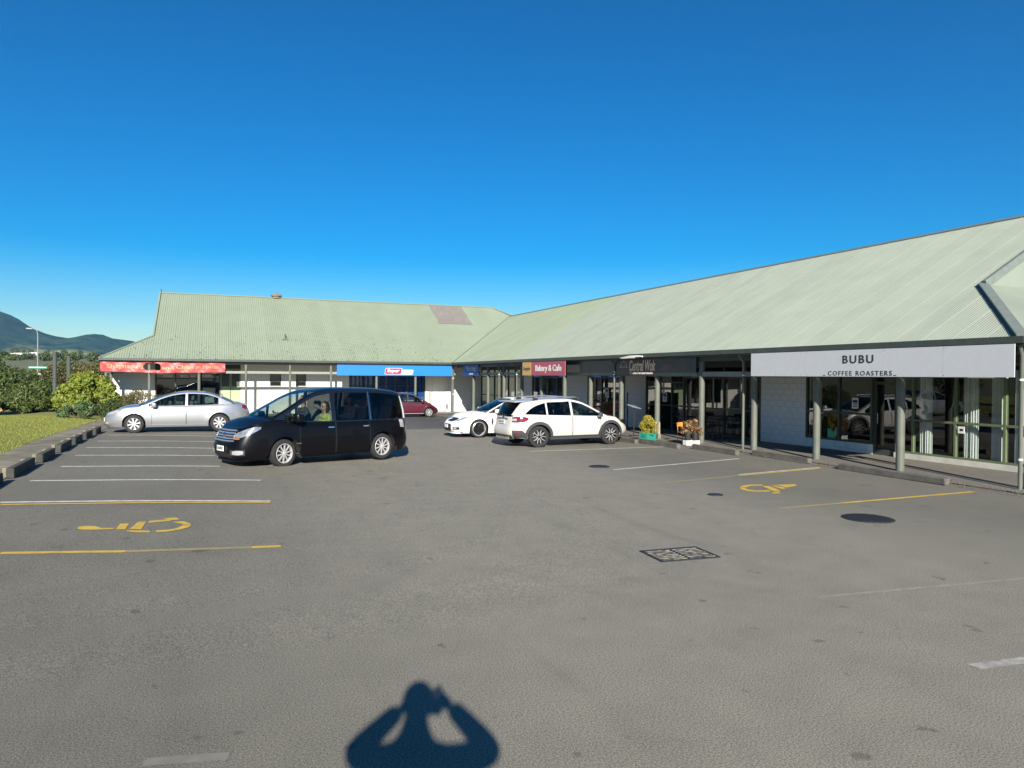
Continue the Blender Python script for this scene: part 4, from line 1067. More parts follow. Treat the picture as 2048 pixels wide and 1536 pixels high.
# ---- black people carrier crossing the car park
def van():
    P = dict(W=1.74, xf=2.62, xr=-2.40, xF=1.42, xR=-1.42, rad=.335, Ra=.40, sill=.21, n=5.4, nr=7, tum=.17, crown=.075,
             belt=[(-2.4, 1.02), (-1.6, 1.02), (0, 1.03), (.8, 1.055), (1.3, 1.11), (1.62, 1.14), (1.9, 1.11), (2.2, 1.055), (2.45, .99), (2.64, .93)],
             roof=[(1.72, 1.13), (1.45, 1.27), (1.1, 1.46), (.72, 1.66), (.42, 1.76), (-.2, 1.82), (-1.2, 1.81), (-1.9, 1.755), (-2.18, 1.70), (-2.28, 1.5), (-2.365, 1.03)],
             roof_f=.42, roof_r=-2.15, bow=.24, rbow=.05, lowfr=.03, topfr=.075, roofcrown=.055,
             doors=[(.02, 1.02), (-1.02, .0)], front=[(0, -.12), (.18, -.01), (.38, 0), (.6, -.05), (.8, -.11), (1, -.22)], rear=[(0, .06), (.25, 0), (.5, .0), (1, .05)])
    c = Car('people_carrier', 'black people carrier driving across the car park with a woman at its front window', 'van', P)
    pb = mat('black_paint', (.003, .003, .0045), .28, spec=.15, coat=.2)
    c.lower(pb)
    c.green(pb, mat('gloss_black_frame', (.006, .006, .007), .15, coat=1.), [(1.12, 1.42), (.10, 1.04), (-1.02, -.02), (-2.16, -1.12)], [G_clear, G_clear, G_tint, G_tint], G_clear, G_tint)
    c.seams(); c.handles(M_chrome, .84, .17, .05); c.wheels(A_multi, steer=R(8)); c.mirror(pb, 1.18, 1.16, 1.25)
    for sd in (1, -1):
        c.patch('headlight', [(.46, .73, .81), (.66, .74, .90), (.86, .80, .955), (1.08, .885, .985), (1.2, .94, .985)], M_lensV, c.o, .008, sd, 14, 4)
        c.patch('indicator', [(.50, .70, .72), (.66, .705, .725)], M_orange, c.o, .012, sd, 4, 2)
        c.patch('fog_lamp', [(.52, .36, .43), (.66, .35, .45), (.80, .37, .44)], M_lens, c.o, .008, sd, 8, 3)
        c.patch('fog_lamp_surround', [(.44, .33, .46), (.84, .33, .47)], M_lensD, c.o, .003, sd, 8, 3)
        c.patch('tail_light', [(c.qr(.95), .95, 1.02), (c.qr(.80), .93, 1.5), (c.qr(.70), .93, 1.52)], M_lens, c.o, .012, sd, 5, 8) if False else None
        q = c.qx(1.0); c.patch('badge', [(q - .13, .545, .565), (q, .545, .565)], M_chrome, c.o, .004, sd, 2, 1)
        c.patch('side_skirt', [(c.qx(.96), .215, .26), (c.qx(-.96), .215, .26)], pb, c.o, .02, sd, 8, 2)
        # slim chrome strip down the rear pillar and rear lamp
        def dp(x, z): return (x + .05 * sm(((c.xr + .75) - x) / .75), (c.basey(x) * .925 - .17 * (z - 1.02) - .03 * ((z - 1.02) / .6) ** 2 + .004) * sd, z)
        MB().tube([dp(-2.17, 1.64), dp(-2.22, 1.48), dp(-2.27, 1.28), dp(-2.29, 1.05)], [.012, .022, .03, .03], 8).build('tail_light', M_lens, c.o, 50)
        c.patch('tail_light', [(c.qr(1.02), .82, 1.02), (c.qr(.86), .80, 1.02)], M_lens, c.o, .010, sd, 4, 5)
        MB().tube([(-1.06, (c.basey(-1.06) * .925 - .17 * h - .03 * (h / .6) ** 2 + .004) * sd, 1.03 + h) for h in (.02, .2, .4, .6, .74)], .011, 6).build('pillar_trim', M_chrome, c.o, 50)
    for i in range(5):
        z = .635 + i * .058; c.patch('grille_bar', [(0, z, z + .028), (.25, z + .003, z + .031), (.5 - i * .012, z + .012, z + .036)], mat('grille_chrome', (.60, .62, .64), .3, metal=.8), c.o, .02, 1, 10, 2, .03, True)
    c.patch('grille', [(0, .61, .93), (.28, .615, .93), (.52, .66, .90)], M_black, c.o, .006, 1, 8, 4, .02, True)
    MB().lathe([(.001, .018), (.055, .014), (.07, 0)], 20, T(c.surf(0, .78, 1, .02).x + .012, 0, .78) @ Matrix.Rotation(R(90), 4, 'Y')).build('badge', M_chrome, c.o, 40)
    c.patch('lower_intake', [(0, .27, .38), (.3, .275, .38), (.42, .29, .36)], M_black, c.o, .004, 1, 8, 3, .02, True)
    c.patch('front_lip', [(0, .175, .225), (.5, .18, .23), (.85, .20, .25), (1.0, .21, .25)], pb, c.o, .03, 1, 14, 2, .05, True)
    c.plate('QAS832', .475)
    c.inside([(.30, .62), (-.65, .66), (-1.5, .68)], M_seatG)
    # mudflap strips behind the wheels, rear bumper step
    for x in (.95, -1.87):
        for sd in (1, -1): MB().box(x - .015, x + .015, .60 * sd if sd > 0 else -.83, .83 if sd > 0 else -.60, .20, .50).build('mudflap', M_arch, c.o)
    c.patch('rear_bumper', [(c.qr(0), .25, .46), (c.qr(.5), .25, .46), (c.qr(.95), .25, .44)], pb, c.o, .05, 1, 10, 3, .06, True) if False else None
    return c
VAN = van()
a, b = gp(567, 932), gp(762, 920)
hd = (a - b); hd.z = 0; ang = math.atan2(hd.y, hd.x)
mid = (a + b) / 2; lft = Vector((-math.sin(ang), math.cos(ang), 0))
VAN.place(*(mid - lft * .76)[:2], gz(mid.x, mid.y), ang, (.965, 1, 1))

# ---- silver sedan
def camry():
    P = dict(W=1.82, xf=2.40, xr=-2.40, xF=1.44, xR=-1.335, rad=.32, Ra=.375, sill=.20, n=4.8, nr=4.6, tum=.36, crown=.07, boot=True,
             belt=[(-2.45, .90), (-2.3, .97), (-1.9, .985), (-1.5, .98), (-.8, .945), (0, .93), (.8, .92), (1.2, .925), (1.6, .895), (2.0, .85), (2.25, .805), (2.42, .76)],
             roof=[(1.25, .925), (.9, 1.09), (.5, 1.27), (.12, 1.375), (-.3, 1.42), (-.8, 1.40), (-1.1, 1.335), (-1.4, 1.21), (-1.78, 1.01)],
             roof_f=.10, roof_r=-.85, bow=.20, rbow=.12, lowfr=.02, topfr=.05, front=[(0, -.08), (.2, 0), (.5, 0), (.72, -.04), (.88, -.11), (1, -.26)], doors=[(-.22, .88), (-1.22, -.24)], rear_low=.03)
    c = Car('silver_sedan', 'silver four-door sedan parked nose to the lawn behind the black people carrier', 'car', P)
    ps = paint('silver_paint', (.36, .37, .385), metal=.6, rough=.3)
    c.lower(ps); c.green(ps, ps, [(-.20, .98), (-1.30, -.28)], [G_mid, G_mid]); c.seams(); c.handles(ps, .80, .17)
    c.wheels(A_camry); c.mirror(ps, .84, .97)
    for sd in (1, -1):
        c.patch('headlight', [(.42, .63, .70), (.62, .64, .76), (.85, .67, .80), (1.05, .72, .81)], M_lens, c.o, .006, sd, 10, 4)
        c.patch('indicator', [(.85, .70, .73), (1.0, .73, .76)], M_orange, c.o, .010, sd, 4, 2)
        c.patch('fog_lamp', [(.55, .33, .38), (.75, .33, .39)], M_lens, c.o, .006, sd, 5, 2)
        c.patch('tail_light', [(c.qr(.82), .84, .93), (c.qr(.72), .80, .95), (c.qr(.5), .80, .93)], M_red, c.o, .006, sd, 8, 3)
        c.patch('sill_moulding', [(c.qx(1.0), .25, .285), (c.qx(-.9), .25, .285)], mat('dark_silver', (.30, .31, .33), .4, metal=.5), c.o, .010, sd, 8, 2)  # sill moulding in a darker silver than the doors
        MB().tube([(x, (c.basey(x) * .925 - max(0, c.R(x) - c.zt(x)) * .36 - .03 * (max(0, c.R(x) - c.zt(x)) / .6) ** 2 + .006) * sd, c.R(x) - .012) for x in np.linspace(1.15, -1.6, 26)], .011, 6).build('window_trim', M_chrome, c.o, 50)
        MB().tube([(x, (c.basey(x) * .927 + .004) * sd, c.zt(x) + .006) for x in np.linspace(1.1, -1.5, 20)], .008, 6).build('window_trim', M_chrome, c.o, 50)
    c.patch('grille', [(0, .53, .64), (.3, .535, .64), (.40, .56, .62)], M_lensD, c.o, .006, 1, 8, 3, .02, True)
    c.patch('lower_intake', [(0, .27, .37), (.45, .28, .36)], M_black, c.o, .006, 1, 8, 3, .02, True)
    c.plate('', .45); c.plate('', .70, False); c.inside([(.0, .42), (-.95, .44)], M_seatG)
    return c
CAM = camry(); a = gp(268, 866); CAM.place(a.x + 1.44, a.y + .80, gz(a.x + .5, a.y), R(180))

# ---- white crossover
def xv():
    P = dict(W=1.78, xf=2.20, xr=-2.22, xF=1.32, xR=-1.315, rad=.345, Ra=.405, sill=.30, n=4.4, nr=5.5, tum=.30, crown=.07,
             belt=[(-2.25, .98), (-1.8, 1.05), (-1.0, 1.02), (0, .985), (.8, .96), (1.15, .955), (1.5, .93), (1.85, .85), (2.1, .76), (2.22, .68)],
             roof=[(1.22, .955), (.9, 1.13), (.55, 1.32), (.22, 1.46), (-.2, 1.53), (-.9, 1.53), (-1.5, 1.475), (-1.85, 1.41), (-2.02, 1.26), (-2.17, 1.04)], wintop=[(1.2, 2), (.3, 2), (-.3, 1.462), (-.9, 1.445), (-1.3, 1.36), (-1.6, 1.22), (-1.8, 1.08)],
             roof_f=.2, roof_r=-1.84, bow=.18, rbow=.10, lowfr=.02, topfr=.06, doors=[(-.12, .92), (-1.02, -.14)], rear=[(0, .12), (.2, .0), (.42, .0), (.6, .05), (1, .10)], flare=.02)
    c = Car('white_crossover', 'white crossover with black wheel arches and roof rails, tail to the camera', 'car', P)
    pw = paint('warm_white_paint', (.50, .475, .43), rough=.35); clad = mat('cladding', (.035, .037, .04), .6)
    c.lower(pw); c.green(pw, pw, [(-.08, .98), (-.98, -.16), (-1.80, -1.04)], [G_mid, G_tint, G_tint], G_mid, G_tint); c.seams(); c.handles(pw, .80, .17)
    A = dict(A_xv); c.wheels(A, wid=.225)
    for e in [o for o in c.o.children if o.name.startswith('wheel') and o.type == 'EMPTY']:
        ro = [q for q in e.children if q.name.startswith('rim')][0]; sd = 1 if e.location.y > 0 else -1
        rot = Matrix.Rotation(R(90 * -sd), 4, 'X'); rr = .66 * c.rad
        for i in range(5):
            a_ = 2 * math.pi * (i + .25) / 5
            for sh in A_xv2: MB().prism([(x * rr, y * rr) for x, y in sh], .05, rot @ Matrix.Rotation(a_, 4, 'Z') @ T(0, 0, -.05)).build('spoke', M_alloy, ro)
    c.mirror(mat('mirror_dark', (.05, .055, .07), .3, coat=1.), .86, 1.02)
    for sd in (1, -1):
        for cx in c.wh:      # plastic arch lips
            rows = []
            for k in range(17):
                a_ = math.pi * (-.06 + 1.12 * k / 16); r = []
                for rad_, of in ((c.Ra - .012, .022), (c.Ra + .075, .022), (c.Ra + .085, .002)):
                    x = cx + rad_ * math.cos(a_); z = max(.24, c.rad + rad_ * math.sin(a_)); t = min(1, max(0, (z - c.sill) / (c.zt(x) - c.sill)))
                    r.append((x, (c.basey(x) * c.wp(t) + of) * sd, z))
                rows.append(r)
            MB().grid(rows).build('arch_trim', clad, c.o, 40)
        c.patch('sill_cladding', [(c.qx(.93), .245, .36), (c.qx(-.92), .245, .36)], clad, c.o, .016, sd, 8, 3)
        c.patch('tail_light', [(c.qr(1.16), .90, .95), (c.qr(1.0), .83, .99), (c.qr(.72), .81, .99), (c.qr(.58), .82, .97)], M_red, c.o, .010, sd, 12, 4)
        c.patch('tail_lens', [(c.qr(.74), .86, .93), (c.qr(.58), .86, .93)], M_lens, c.o, .014, sd, 4, 2)
        c.patch('bumper_corner', [(c.qr(1.12), .36, .42), (c.qr(.95), .32, .56), (c.qr(.66), .32, .56)], clad, c.o, .012, sd, 8, 3)
        c.patch('reflector', [(c.qr(.88), .44, .49), (c.qr(.74), .44, .49)], M_red, c.o, .018, sd, 4, 2)
        c.patch('headlight', [(.50, .66, .72), (.75, .68, .79), (.98, .74, .84)], M_lensD, c.o, .006, sd, 8, 4)
        MB().tube([(.25, .56 * sd, 1.555), (.12, .565 * sd, 1.60), (-.5, .575 * sd, 1.625), (-1.35, .57 * sd, 1.585), (-1.48, .565 * sd, 1.53)], [.02, .022, .022, .022, .02], 10).build('roof_rail', mat('rail_silver', (.45, .46, .47), .35, metal=.8), c.o, 50)
        for x in (.12, -1.32): MB().box(x - .09, x + .09, (.57 * sd) - .025, (.57 * sd) + .025, 1.50, 1.59, .015).build('rail_foot', M_black, c.o)
    sp = MB().box(-2.04, -1.72, -.60, .60, 1.455, 1.485, .012); sp.xf(T(-1.9, 0, 1.47) @ Matrix.Rotation(R(-4), 4, 'Y') @ T(1.9, 0, -1.47)); sp.build('spoiler', mat('spoiler_silver', (.55, .53, .50), .35, metal=.4), c.o, 40)
    c.patch('lower_bumper', [(c.qr(.0), .25, .40), (c.qr(.6), .26, .40)][::-1], clad, c.o, .008, 1, 6, 3, .02, False)
    c.patch('lower_bumper', [(c.qr(.6), .26, .40), (c.qr(.0), .25, .40)], clad, c.o, .008, -1, 6, 3, .02, False)
    for i in range(6): MB().box(c.surf(c.qr(0), .33, 1, .03).x - .02, c.surf(c.qr(0), .33, 1, .0).x, -.42 + i * .16, -.36 + i * .16, .26, .38).build('diffuser_fin', mat('rail_silver', (0, 0, 0)), c.o)
    g = MB().box(c.surf(c.qr(0), .93, 1, .02).x - .01, c.surf(c.qr(0), .93, 1, 0).x, -.34, .34, .905, .945, .006); g.build('tailgate_trim', M_chrome, c.o)
    MB().lathe([(.001, .018), (.05, .014), (.065, 0)], 18, T(c.surf(c.qr(0), .99, 1, .01).x, 0, .985) @ Matrix.Rotation(R(-90), 4, 'Y')).build('badge', mat('badge_blue', (.02, .03, .10), .2, coat=1.), c.o, 40)
    c.plate('FKU74', .82, False); c.plate('', .45)
    c.inside([(.05, .52), (-.85, .54)])
    return c
XV = xv(); a, b = gp(1070, 895), gp(1217, 888)
XV.place((a.x + b.x) / 2 - .01, (a.y + b.y) / 2 + .74, gz((a.x+b.x)/2, a.y), math.atan2(b.y - a.y, b.x - a.x) * .8, (1.06, 1, 1))

# ---- white sports sedan, nose towards the camera side
def holden():
    P = dict(W=1.90, xf=2.48, xr=-2.48, xF=1.50, xR=-1.415, rad=.335, Ra=.375, sill=.17, n=4.4, nr=4.8, tum=.36, crown=.06, boot=True, hoodrib=.012,
             belt=[(-2.5, .98), (-1.8, 1.02), (-.8, .97), (0, .945), (.8, .925), (1.25, .905), (1.6, .87), (2.0, .82), (2.3, .75), (2.5, .66)],
             roof=[(1.15, .915), (.8, 1.10), (.4, 1.29), (.05, 1.41), (-.4, 1.455), (-.9, 1.42), (-1.3, 1.31), (-1.65, 1.16), (-2.0, 1.02)],
             roof_f=.05, roof_r=-.95, bow=.2, rbow=.12, lowfr=.02, topfr=.05, doors=[(-.25, .90), (-1.25, -.27)], rear_low=.03)
    c = Car('white_sports_sedan', 'white sedan with black bladed wheels backed in beside the white crossover', 'car', P)
    pw = paint('white_paint', (.54, .53, .50), rough=.33)
    c.lower(pw); c.green(pw, M_black, [(-.22, .92), (-1.25, -.30)], [G_tint, G_tint], G_mid, G_tint); c.seams(); c.handles(pw, .8, .17); c.wheels(A_hol, wid=.24); c.mirror(pw, .80, .99)
    for sd in (1, -1):
        c.patch('headlight', [(.50, .62, .68), (.70, .62, .75), (.95, .67, .78), (1.12, .74, .79)], M_lens, c.o, .006, sd, 10, 4)
        c.patch('fog_lamp_surround', [(.55, .30, .40), (.85, .31, .41)], M_black, c.o, .008, sd, 6, 3)
        c.patch('fog_lamp', [(.60, .33, .38), (.72, .33, .385)], M_lens, c.o, .014, sd, 5, 2)
        c.patch('fender_vent', [(c.qx(1.02), .56, .58), (c.qx(.97), .46, .74), (c.qx(.93), .62, .74)], M_black, c.o, .006, sd, 6, 3)
        c.patch('side_skirt', [(c.qx(1.08), .18, .25), (c.qx(-.98), .18, .25)], pw, c.o, .02, sd, 8, 3)
        c.patch('tail_light', [(c.qr(1.05), .84, .93), (c.qr(.55), .80, .93)], M_red, c.o, .006, sd, 8, 3)
    c.patch('grille', [(0, .60, .72), (.22, .605, .72), (.36, .63, .70)], M_black, c.o, .008, 1, 8, 3, .02, True)
    c.patch('grille_surround', [(0, .585, .735), (.22, .59, .735), (.40, .625, .715)], M_chrome, c.o, .004, 1, 8, 3, .02, True)
    c.patch('lower_intake', [(0, .25, .50), (.3, .25, .50), (.42, .27, .46)], M_black, c.o, .008, 1, 8, 3, .02, True)
    c.patch('front_lip', [(0, .15, .19), (.6, .15, .19), (.9, .17, .2)], pw, c.o, .025, 1, 12, 2, .05, True)
    c.plate('', .42, True, w=.36); c.plate('', .70, False); c.inside([(.0, .40), (-1.0, .42)])
    return c
HOL = holden(); a = gp(956, 875); HOL.place(a.x + 1.50, a.y + .82, gz(a.x, a.y), R(181))

# ---- dark red hatchback
def mirage():
    P = dict(W=1.665, xf=1.90, xr=-1.88, xF=1.20, xR=-1.25, rad=.29, Ra=.345, sill=.20, n=4.2, nr=5, tum=.28, crown=.06,
             belt=[(-1.9, .95), (-1.3, .96), (-.4, .93), (.4, .90), (1.0, .885), (1.3, .85), (1.6, .77), (1.9, .62)],
             roof=[(1.12, .885), (.8, 1.08), (.45, 1.28), (.12, 1.42), (-.3, 1.475), (-.9, 1.46), (-1.4, 1.40), (-1.62, 1.32), (-1.84, .97)],
             roof_f=.1, roof_r=-1.45, bow=.18, rbow=.06, lowfr=.02, topfr=.06, doors=[(-.12, .85), (-.98, -.14)])
    c = Car('red_hatchback', 'dark red small hatchback parked in front of the blue shopfront', 'car', P)
    pr = paint('dark_red_paint', (.085, .010, .022), metal=.2, rough=.3)
    c.lower(pr); c.green(pr, M_black, [(-.08, .90), (-.98, -.16), (-1.5, -1.06)], [G_clear, G_clear, G_tint], G_mid, G_tint); c.seams(); c.handles(pr, .8, .15); c.wheels(A_mir, wid=.18); c.mirror(pr, .80, .97)
    for sd in (1, -1):
        c.patch('headlight', [(.45, .60, .66), (.66, .62, .74), (.9, .68, .79)], M_lens, c.o, .006, sd, 8, 4)
        c.patch('tail_light', [(c.qr(.95), .80, .98), (c.qr(.6), .80, .98)], M_red, c.o, .006, sd, 6, 4)
        c.patch('indicator', [(c.qx(1.02), .66, .685), (c.qx(.96), .66, .685)], M_orange, c.o, .006, sd, 3, 2)
        c.patch('sill_moulding', [(c.qx(.85), .215, .25), (c.qx(-.85), .215, .25)], mat('sill_grey', (.3, .29, .3), .4), c.o, .012, sd, 8, 2)
    c.patch('grille', [(0, .30, .58), (.3, .31, .56), (.4, .35, .50)], M_black, c.o, .006, 1, 8, 3, .02, True)
    c.plate('', .46); c.inside([(.02, .42), (-.85, .44)])
    return c
MIR = mirage(); a = gp(858, 834); MIR.place(a.x - 1.20, a.y + .72, gz(a.x, a.y), R(0))
# ------------------------------------------------------------------ signs
def sign_right(name, v_far, v_near, z0, z1, m, label, u=15.24, th=.03):
    o = empty(name, (u, (v_far + v_near) / 2, z0)); tag(o, label, 'sign')
    reparent(MB().box(u, u + th, v_near, v_far, z0, z1).build('board', m), o); return o
M_sgrey = mat('sign_grey', (.52, .53, .54), .5, var=.02)
SU, SK = 14.855, 14.855 / 15.24
s1 = empty('cafe_sign', (SU, 13.45, 2.32)); tag(s1, 'long pale grey sign board lettered BUBU COFFEE ROASTERS', 'sign')
edges = [v * SK for v in (17.86, 16.85, 15.83, 15.62, 13.1, 11.5, 9.9)]
for a, b in zip(edges, edges[1:]): reparent(MB().box(SU, SU + .02, b + .003, a - .003, 2.32, 2.995).build('panel', M_sgrey), s1)
M_let = mat('letter_charcoal', (.035, .035, .038), .6)
reparent(text_mesh(None, 'BUBU', (SU - .002, 13.5, 2.755), .94, .205, 'Rt', M_let, bold=.02, spacing=1.25), s1)
reparent(text_mesh(None, 'COFFEE ROASTERS', (SU - .002, 13.47, 2.405), 1.94, .115, 'Rt', M_let, bold=.004, spacing=1.28), s1)
for v in (14.57, 12.42): reparent(MB().box(SU - .006, SU - .001, v - .04, v + .04, 2.345, 2.36).build('lettering', M_let), s1)
for a in edges[1:-1]:
    for z in (2.36, 2.96): reparent(MB().lathe([(.008, 0), (.001, .005)], 8, T(SU - .002, a - .03, z) @ Matrix.Rotation(R(-90), 4, 'Y')).build('screw', M_ink), s1)

M_wokbg = mat('sign_smoky', (.020, .045, .043), .35, col2=(.012, .022, .024), vscale=1.6)
s2 = sign_right('restaurant_sign', 29.2, 20.62, 2.32, 3.0, M_wokbg, 'dark smoky restaurant sign lettered Central Wok with a bowl drawing')
M_wokc = mat('sign_maroon', (.17, .045, .045), .4, col2=(.07, .02, .022), vscale=2.5)
reparent(MB().box(15.234, 15.239, 23.15, 25.75, 2.321, 2.999).build('centre_panel', mat('sign_dark_brown', (.028, .014, .013), .4, col2=(.05, .02, .018), vscale=2)), s2)
# chilli print right of the lettering
for cv, cz, l in ((22.3, 2.55, .9), (21.2, 2.5, .55)):
    pts = [(cv + l/2 - l * i / 12, cz + .10 * math.sin(math.pi * i / 12) + (.06 if cv < 22 else 0) * (i / 12)) for i in range(13)]
    poly = [(-v, z + .10 * math.sin(math.pi * (i + .6) / 13)) for i, (v, z) in enumerate(pts)] + [(-v, z - .12 * math.sin(math.pi * (i + .6) / 13)) for i, (v, z) in reversed(list(enumerate(pts)))]
    reparent(MB().prism(poly, .003, Matrix(((0,0,-1,15.2385),(-1,0,0,0),(0,1,0,0),(0,0,0,1)))).build('print', M_wokc), s2)
M_wokT = mat('sign_orange_white', (.85, .48, .26), .5, col2=(.85, .74, .62), vscale=3)
reparent(text_mesh(None, 'Central Wok', (15.229, 24.02, 2.71), 1.86, .44, 'Rt', M_wokT, shear=.25, bold=.022), s2)
reparent(text_mesh(None, 'Vietnamese & Thai Cuisine Restaurant', (15.231, 24.1, 2.425), 1.65, .10, 'Rt', mat('sign_white', (.7, .68, .64), .5), shear=.2, bold=.0), s2)
M_sw = MATS['sign_white']
reparent(MB().tube([(15.228, 25.38 + .22 * math.cos(math.pi * i / 14), 2.66 + .24 * math.sin(math.pi * i / 14)) for i in range(15)], .010, 6).build('logo', M_sw), s2)
reparent(MB().tube([(15.228, 25.68, 2.66), (15.228, 25.08, 2.66)], .011, 6).build('logo', M_sw), s2)
# rolled banner above the restaurant sign
rb = empty('rolled_banner', (14.80, 24.1, 3.0)); tag(rb, 'rolled white banner lashed above the restaurant sign', 'banner')
reparent(MB().tube([(14.83, 24.98, 3.0), (14.80, 24.6, 3.01), (14.79, 24.2, 3.035), (14.79, 23.7, 3.045), (14.82, 23.35, 3.04)], [.02, .042, .05, .045, .03], 12).build('roll', mat('canvas_white', (.70, .68, .62), .8, var=.05), None, 50), rb)
reparent(MB().box(14.735, 14.74, 23.75, 24.7, 2.985, 3.04).build('flap', MATS['canvas_white']), rb)

s3 = sign_right('bakery_sign', 35.85 * SK, 30.72 * SK, 2.30, 2.98, mat('sign_rose', (.40, .085, .12), .5, var=.03), 'rose coloured bakery and cafe sign with a yellow end panel', SU)
reparent(MB().box(SU - .008, SU - .001, 34.72 * SK, 35.85 * SK, 2.301, 2.979).build('end_panel', mat('sign_ochre', (.55, .36, .12), .5)), s3)
reparent(text_mesh(None, 'Bakery & Cafe', (SU - .004, 32.65 * SK, 2.62), 2.97, .41, 'Rt', M_sw, bold=.025), s3)
reparent(text_mesh(None, 'Stangates', (SU - .011, 35.28 * SK, 2.63), .95, .25, 'Rt', M_ink, shear=.35), s3)
s4 = sign_right('blue_shop_sign', 45.85, 42.95, 2.24, 2.99, mat('sign_navy', (.012, .045, .145), .45), 'small navy blue sign with white script near the inner corner')
reparent(text_mesh(None, 'Mirror Image', (15.236, 44.4, 2.68), 1.9, .42, 'Rt', mat('sign_pale', (.55, .60, .66), .5), shear=.35), s4)
reparent(MB().box(15.232, 15.239, 44.0, 44.75, 2.33, 2.42).build('lettering', MATS['sign_pale']), s4)

s5 = empty('liquor_sign', (11.1, 47.72, 2.22)); tag(s5, 'long bright blue sign with the red and white Super Liquor logo', 'sign')
M_blue = mat('sign_blue', (.006, .16, .62), .45, var=.02)
def sl5(mb, n, m): return reparent(mb.build(n, m), s5)
sl5(MB().box(7.2, 15.0, 47.70, 47.73, 2.22, 2.93), 'board', M_blue)
sl5(MB().box(7.2, 15.0, 47.69, 47.74, 2.933, 2.955), 'cap_strip', M_white)
MLf = Matrix(((1,0,0,0),(0,0,-1,47.698),(0,1,0,0),(0,0,0,1)))
def rrect(x0, x1, y0, y1, sh, r):
    out = []
    for cx, cy, a0 in ((x1-r, y0+r, -90), (x1-r, y1-r, 0), (x0+r, y1-r, 90), (x0+r, y0+r, 180)):
        for i in range(5):
            a = R(a0 + 22.5 * i); x = cx + r * math.cos(a); y = cy + r * math.sin(a); out.append((x + sh * (y - y0), y))
    return out
sl5(MB().prism(rrect(10.33, 11.42, 2.33, 2.71, .16, .08), .012, MLf), 'logo_red', mat('logo_red_paint', (.55, .015, .06), .45))
sl5(MB().prism(rrect(10.31, 11.44, 2.31, 2.73, .16, .08), .008, MLf), 'logo_border', M_sw)
sl5(MB().prism(rrect(11.38, 12.22, 2.31, 2.62, .16, .06), .010, MLf), 'logo_white', M_sw)
reparent(text_mesh(None, 'Super', (10.90, 47.683, 2.53), .86, .29, 'L', M_sw, bold=.035, shear=.2), s5)
reparent(text_mesh(None, 'Liquor', (11.82, 47.684, 2.465), .66, .19, 'L', mat('logo_grey', (.06, .07, .10), .5), shear=.25, bold=.01), s5)

# torn red banner of the fish shop
def banner():
    o = empty('shop_banner', (-2.9, 47.7, 2.35)); tag(o, 'torn red vinyl banner with yellow fish and chips lettering', 'banner')
    m = mat('banner_red', (.40, .065, .07), .45, var=.06, vscale=2)
    x0, x1, z0, z1 = -6.25, .46, 2.36, 2.98
    nx, nz = 130, 14
    ph = [random.Random(2).uniform(0, 6) for _ in range(6)]
    def yy(x, z):
        e = (z - z0) / (z1 - z0)
        return 47.70 - .022 * math.sin(2.2 * x + 3 * e + ph[0]) - .016 * math.sin(6.5 * x - 4 * e + ph[1]) - .012 * math.sin(11 * x + 7 * e) - .03 * math.exp(-((x + 2.9) / .7) ** 2) * (1 - e)
    def sag(x): return -.05 * math.sin(math.pi * (x - x0) / (x1 - x0)) - .05 * math.exp(-((x + 3.1) / .5) ** 2)
    V = []; F = []
    for i in range(nx + 1):
        for j in range(nz + 1):
            x = x0 + (x1 - x0) * i / nx; z = z0 + (z1 - z0) * j / nz
            V.append((x, yy(x, z), z + sag(x) * (.9 if j < nz / 2 else .4)))
    for i in range(nx):
        for j in range(nz):
            x = x0 + (x1 - x0) * (i + .5) / nx; e = (j + .5) / nz
            hole = abs(x + 3.55) < .42 - .05 * math.sin(9 * e) and .16 + .12 * abs(math.sin(5 * x)) < e < .90 - .12 * abs(x + 3.5)
            hole = hole or (abs(x + 3.62) < .16 + .3 * (e - .1) and e < .3 and False)
            if not hole: F.append((i*(nz+1)+j, (i+1)*(nz+1)+j, (i+1)*(nz+1)+j+1, i*(nz+1)+j+1))
    b = MB().add(V, F); b2 = b.build('cloth', m, None, 60, recalc=False); reparent(b2, o)
    # hanging shreds
    sh = MB()
    for x, w, l in ((-3.75, .10, .16), (-3.55, .14, .09), (-3.25, .12, .12)):
        z = z0 + .04; y = yy(x, z) - .01; sh.add([(x - w, y, z), (x + w, y, z), (x + w * .3, y - .03, z - l)], [(0, 1, 2)])
    reparent(sh.build('shred', m, recalc=False), o)
    Mt = mat('banner_letter', (.66, .55, .30), .5)
    for s, c, w, h in (('Shaynes', -5.22, 1.40, .33), ('Fi', -4.22, .34, .23), ('and', -2.72, .66, .24), ('Chips', -1.78, .98, .30), ('ph 3776100', -.54, 1.28, .24)):
        t = text_mesh(o, s, (c, 47.64, 2.645 + sag(c) * .5), w, h, 'L', Mt, bold=.03)
        for v in t.data.vertices: v.co.y = yy(v.co.x, v.co.z) - .028
        reparent(t, o)
    for x in (x0, x1): reparent(MB().tube([(x, 47.7, 2.95), (x + (.06 if x > 0 else -.03), 47.78, 2.99)], .006, 6).build('tie', M_ink), o)
banner()

